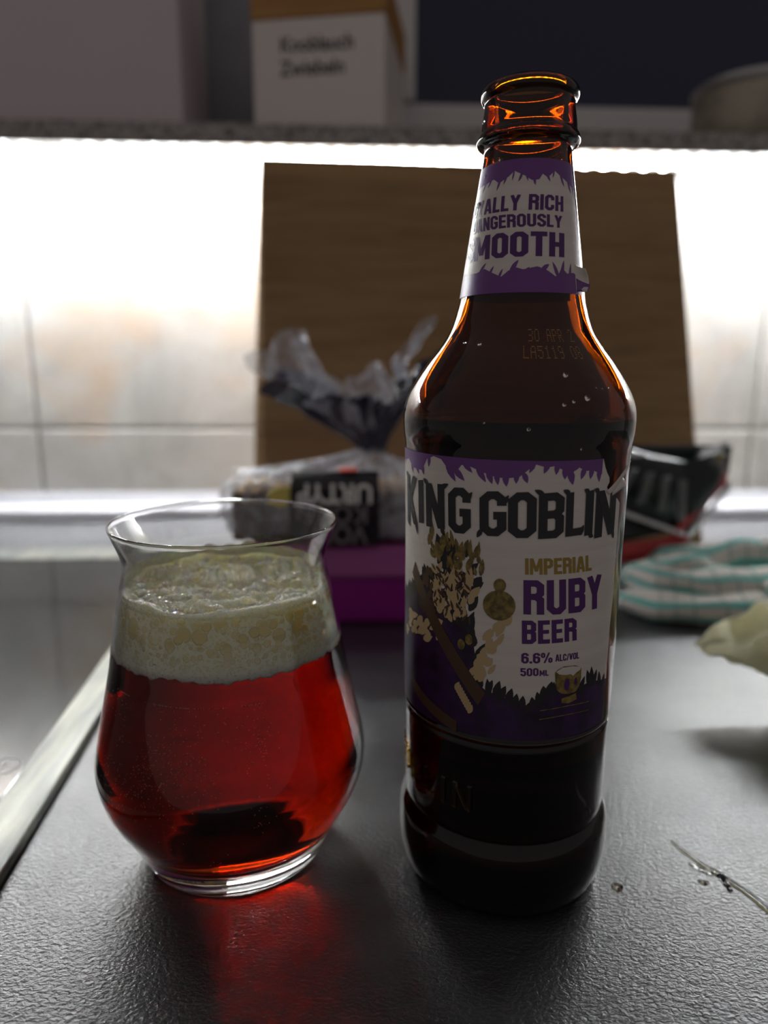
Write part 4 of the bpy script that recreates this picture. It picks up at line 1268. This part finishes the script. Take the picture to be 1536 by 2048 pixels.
# ---- drops of water on the bottle and at its foot
def drop(name, parent, c, r, flat=0.6, mat='water', stretch=1.0, seg=20):
    v, f = [], []
    nv = 8
    for j in range(nv + 1):
        ph = PI / 2 * j / nv
        for i in range(seg):
            a_ = 2 * PI * i / seg
            rr = r * math.cos(ph) * (1 + 0.08 * math.sin(3 * a_ + c[0]))
            v.append((c[0] + rr * math.cos(a_) * stretch, c[1] + rr * math.sin(a_), c[2] + r * flat * math.sin(ph)))
    for j in range(nv):
        for i in range(seg):
            a0, a1 = j * seg + i, j * seg + (i + 1) % seg
            f.append((a0, a1, a1 + seg, a0 + seg))
    f.append(tuple(reversed(range(seg))))
    o = mk(name, v, f, mat, parent, True)
    return o
for t, z, r in [(-36.7, 230, .55), (-62, 219, 1.0), (-56.8, 226.7, .6), (24.1, 170.3, .75), (32.8, 164.2, .85), (25.5, 163.3, .45), (20.7, 162.5, .5), (-40, 179.2, .5), (-26.7, 178.7, .5), (5.3, 156, .5), (40.1, 166.9, .25), (44, 166.6, .3), (48.7, 166.8, .3), (-68, 242, .7), (-14, 157.5, .3), (30, 150.5, .35)]:
    p = P3(t, z, 0.0)
    o = drop('droplet', bt, (0, 0, 0), r, 0.55, seg=14)
    o.data.name = 'droplet'
    nrm_ = Vector((math.cos(PH0 + math.radians(t)), math.sin(PH0 + math.radians(t)), 0.0))
    dr = (r_b(z - .5) - r_b(z + .5))
    nrm_ = (nrm_ + Vector((0, 0, dr))).normalized()
    o.rotation_euler = nrm_.to_track_quat('Z', 'X').to_euler()
    o.location = Vector(p) * S

# ================================================================== SPILLS ON THE WORKTOP
def puddle(name, path, widths, label, cat):
    """a low streak of liquid along path (x, y)"""
    v, f = [], []
    n_ = len(path)
    nseg = 5
    pts_, ws = [], []
    for i in range(n_ - 1):
        for k_ in range(nseg):
            t = k_ / nseg
            pts_.append((path[i][0] * (1 - t) + path[i + 1][0] * t, path[i][1] * (1 - t) + path[i + 1][1] * t))
            ws.append(widths[i] * (1 - t) + widths[i + 1] * t)
    pts_.append(path[-1]); ws.append(widths[-1])
    sec = 8
    for i, (p, w_) in enumerate(zip(pts_, ws)):
        a_ = Vector(pts_[min(i + 1, len(pts_) - 1)]) - Vector(pts_[max(i - 1, 0)])
        a_.normalize(); nn = Vector((-a_.y, a_.x))
        w_ *= 1 + 0.25 * noise.noise(Vector((p[0] * .9, p[1] * .9, 0)))
        for k_ in range(sec + 1):
            an = PI * k_ / sec
            v.append((p[0] + nn.x * w_ * math.cos(an), p[1] + nn.y * w_ * math.cos(an), 0.05 + 0.55 * w_ ** 0.5 * math.sin(an)))
    for i in range(len(pts_) - 1):
        for k_ in range(sec):
            a0 = i * (sec + 1) + k_
            f.append((a0, a0 + 1, a0 + sec + 2, a0 + sec + 1))
        f.append((i * (sec + 1), (i + 1) * (sec + 1), (i + 1) * (sec + 1) + sec, i * (sec + 1) + sec))
    f.append(tuple(range(sec + 1))); k0 = (len(pts_) - 1) * (sec + 1); f.append(tuple(range(k0 + sec, k0 - 1, -1)))
    return v, f
V_, F_ = [], []
for path, wd in (([(117.5, 226), (119.5, 221), (121.6, 216), (124, 211.5), (126.5, 208), (128.6, 204.5), (130.6, 201), (132.6, 196.5), (134, 191.5), (135, 186), (138, 180), (144, 174)], [.4, .95, 1.0, 1.15, 1.7, 1.5, 1.3, 1.5, 1.5, 1.4, 1.3, .6]),
                 ([(118.9, 214.5), (121, 211), (124.6, 208.8)], [.6, 1.0, 1.3]),
                 ([(126.6, 208), (126.4, 203), (126.2, 200.4)], [1.4, 1.1, .8])):
    a_, b_ = puddle('', path, wd, '', '')
    k0 = len(V_)
    V_ += a_; F_ += [tuple(i + k0 for i in q_) for q_ in b_]
o = recalc(mk('liquid_streak', V_, F_, 'water', None, True))
tag(o, 'thin branching streak of spilled liquid on the worktop right of the bottle', 'spill')
o = drop('water_drop', None, (0, 0, 0), 1.9, 0.45); o.location = (88.8 * S, 203.8 * S, 0.00006)
tag(o, 'single liquid drop on the worktop beside the bottle foot', 'drop', None)
o = drop('water_drop', None, (0, 0, 0), 1.2, 0.5, stretch=1.5); o.location = (119.0 * S, 204.8 * S, 0.00006); o.rotation_euler = (0, 0, -0.3)
tag(o, 'small oval liquid drop just below the branching spilled streak', 'drop', None)
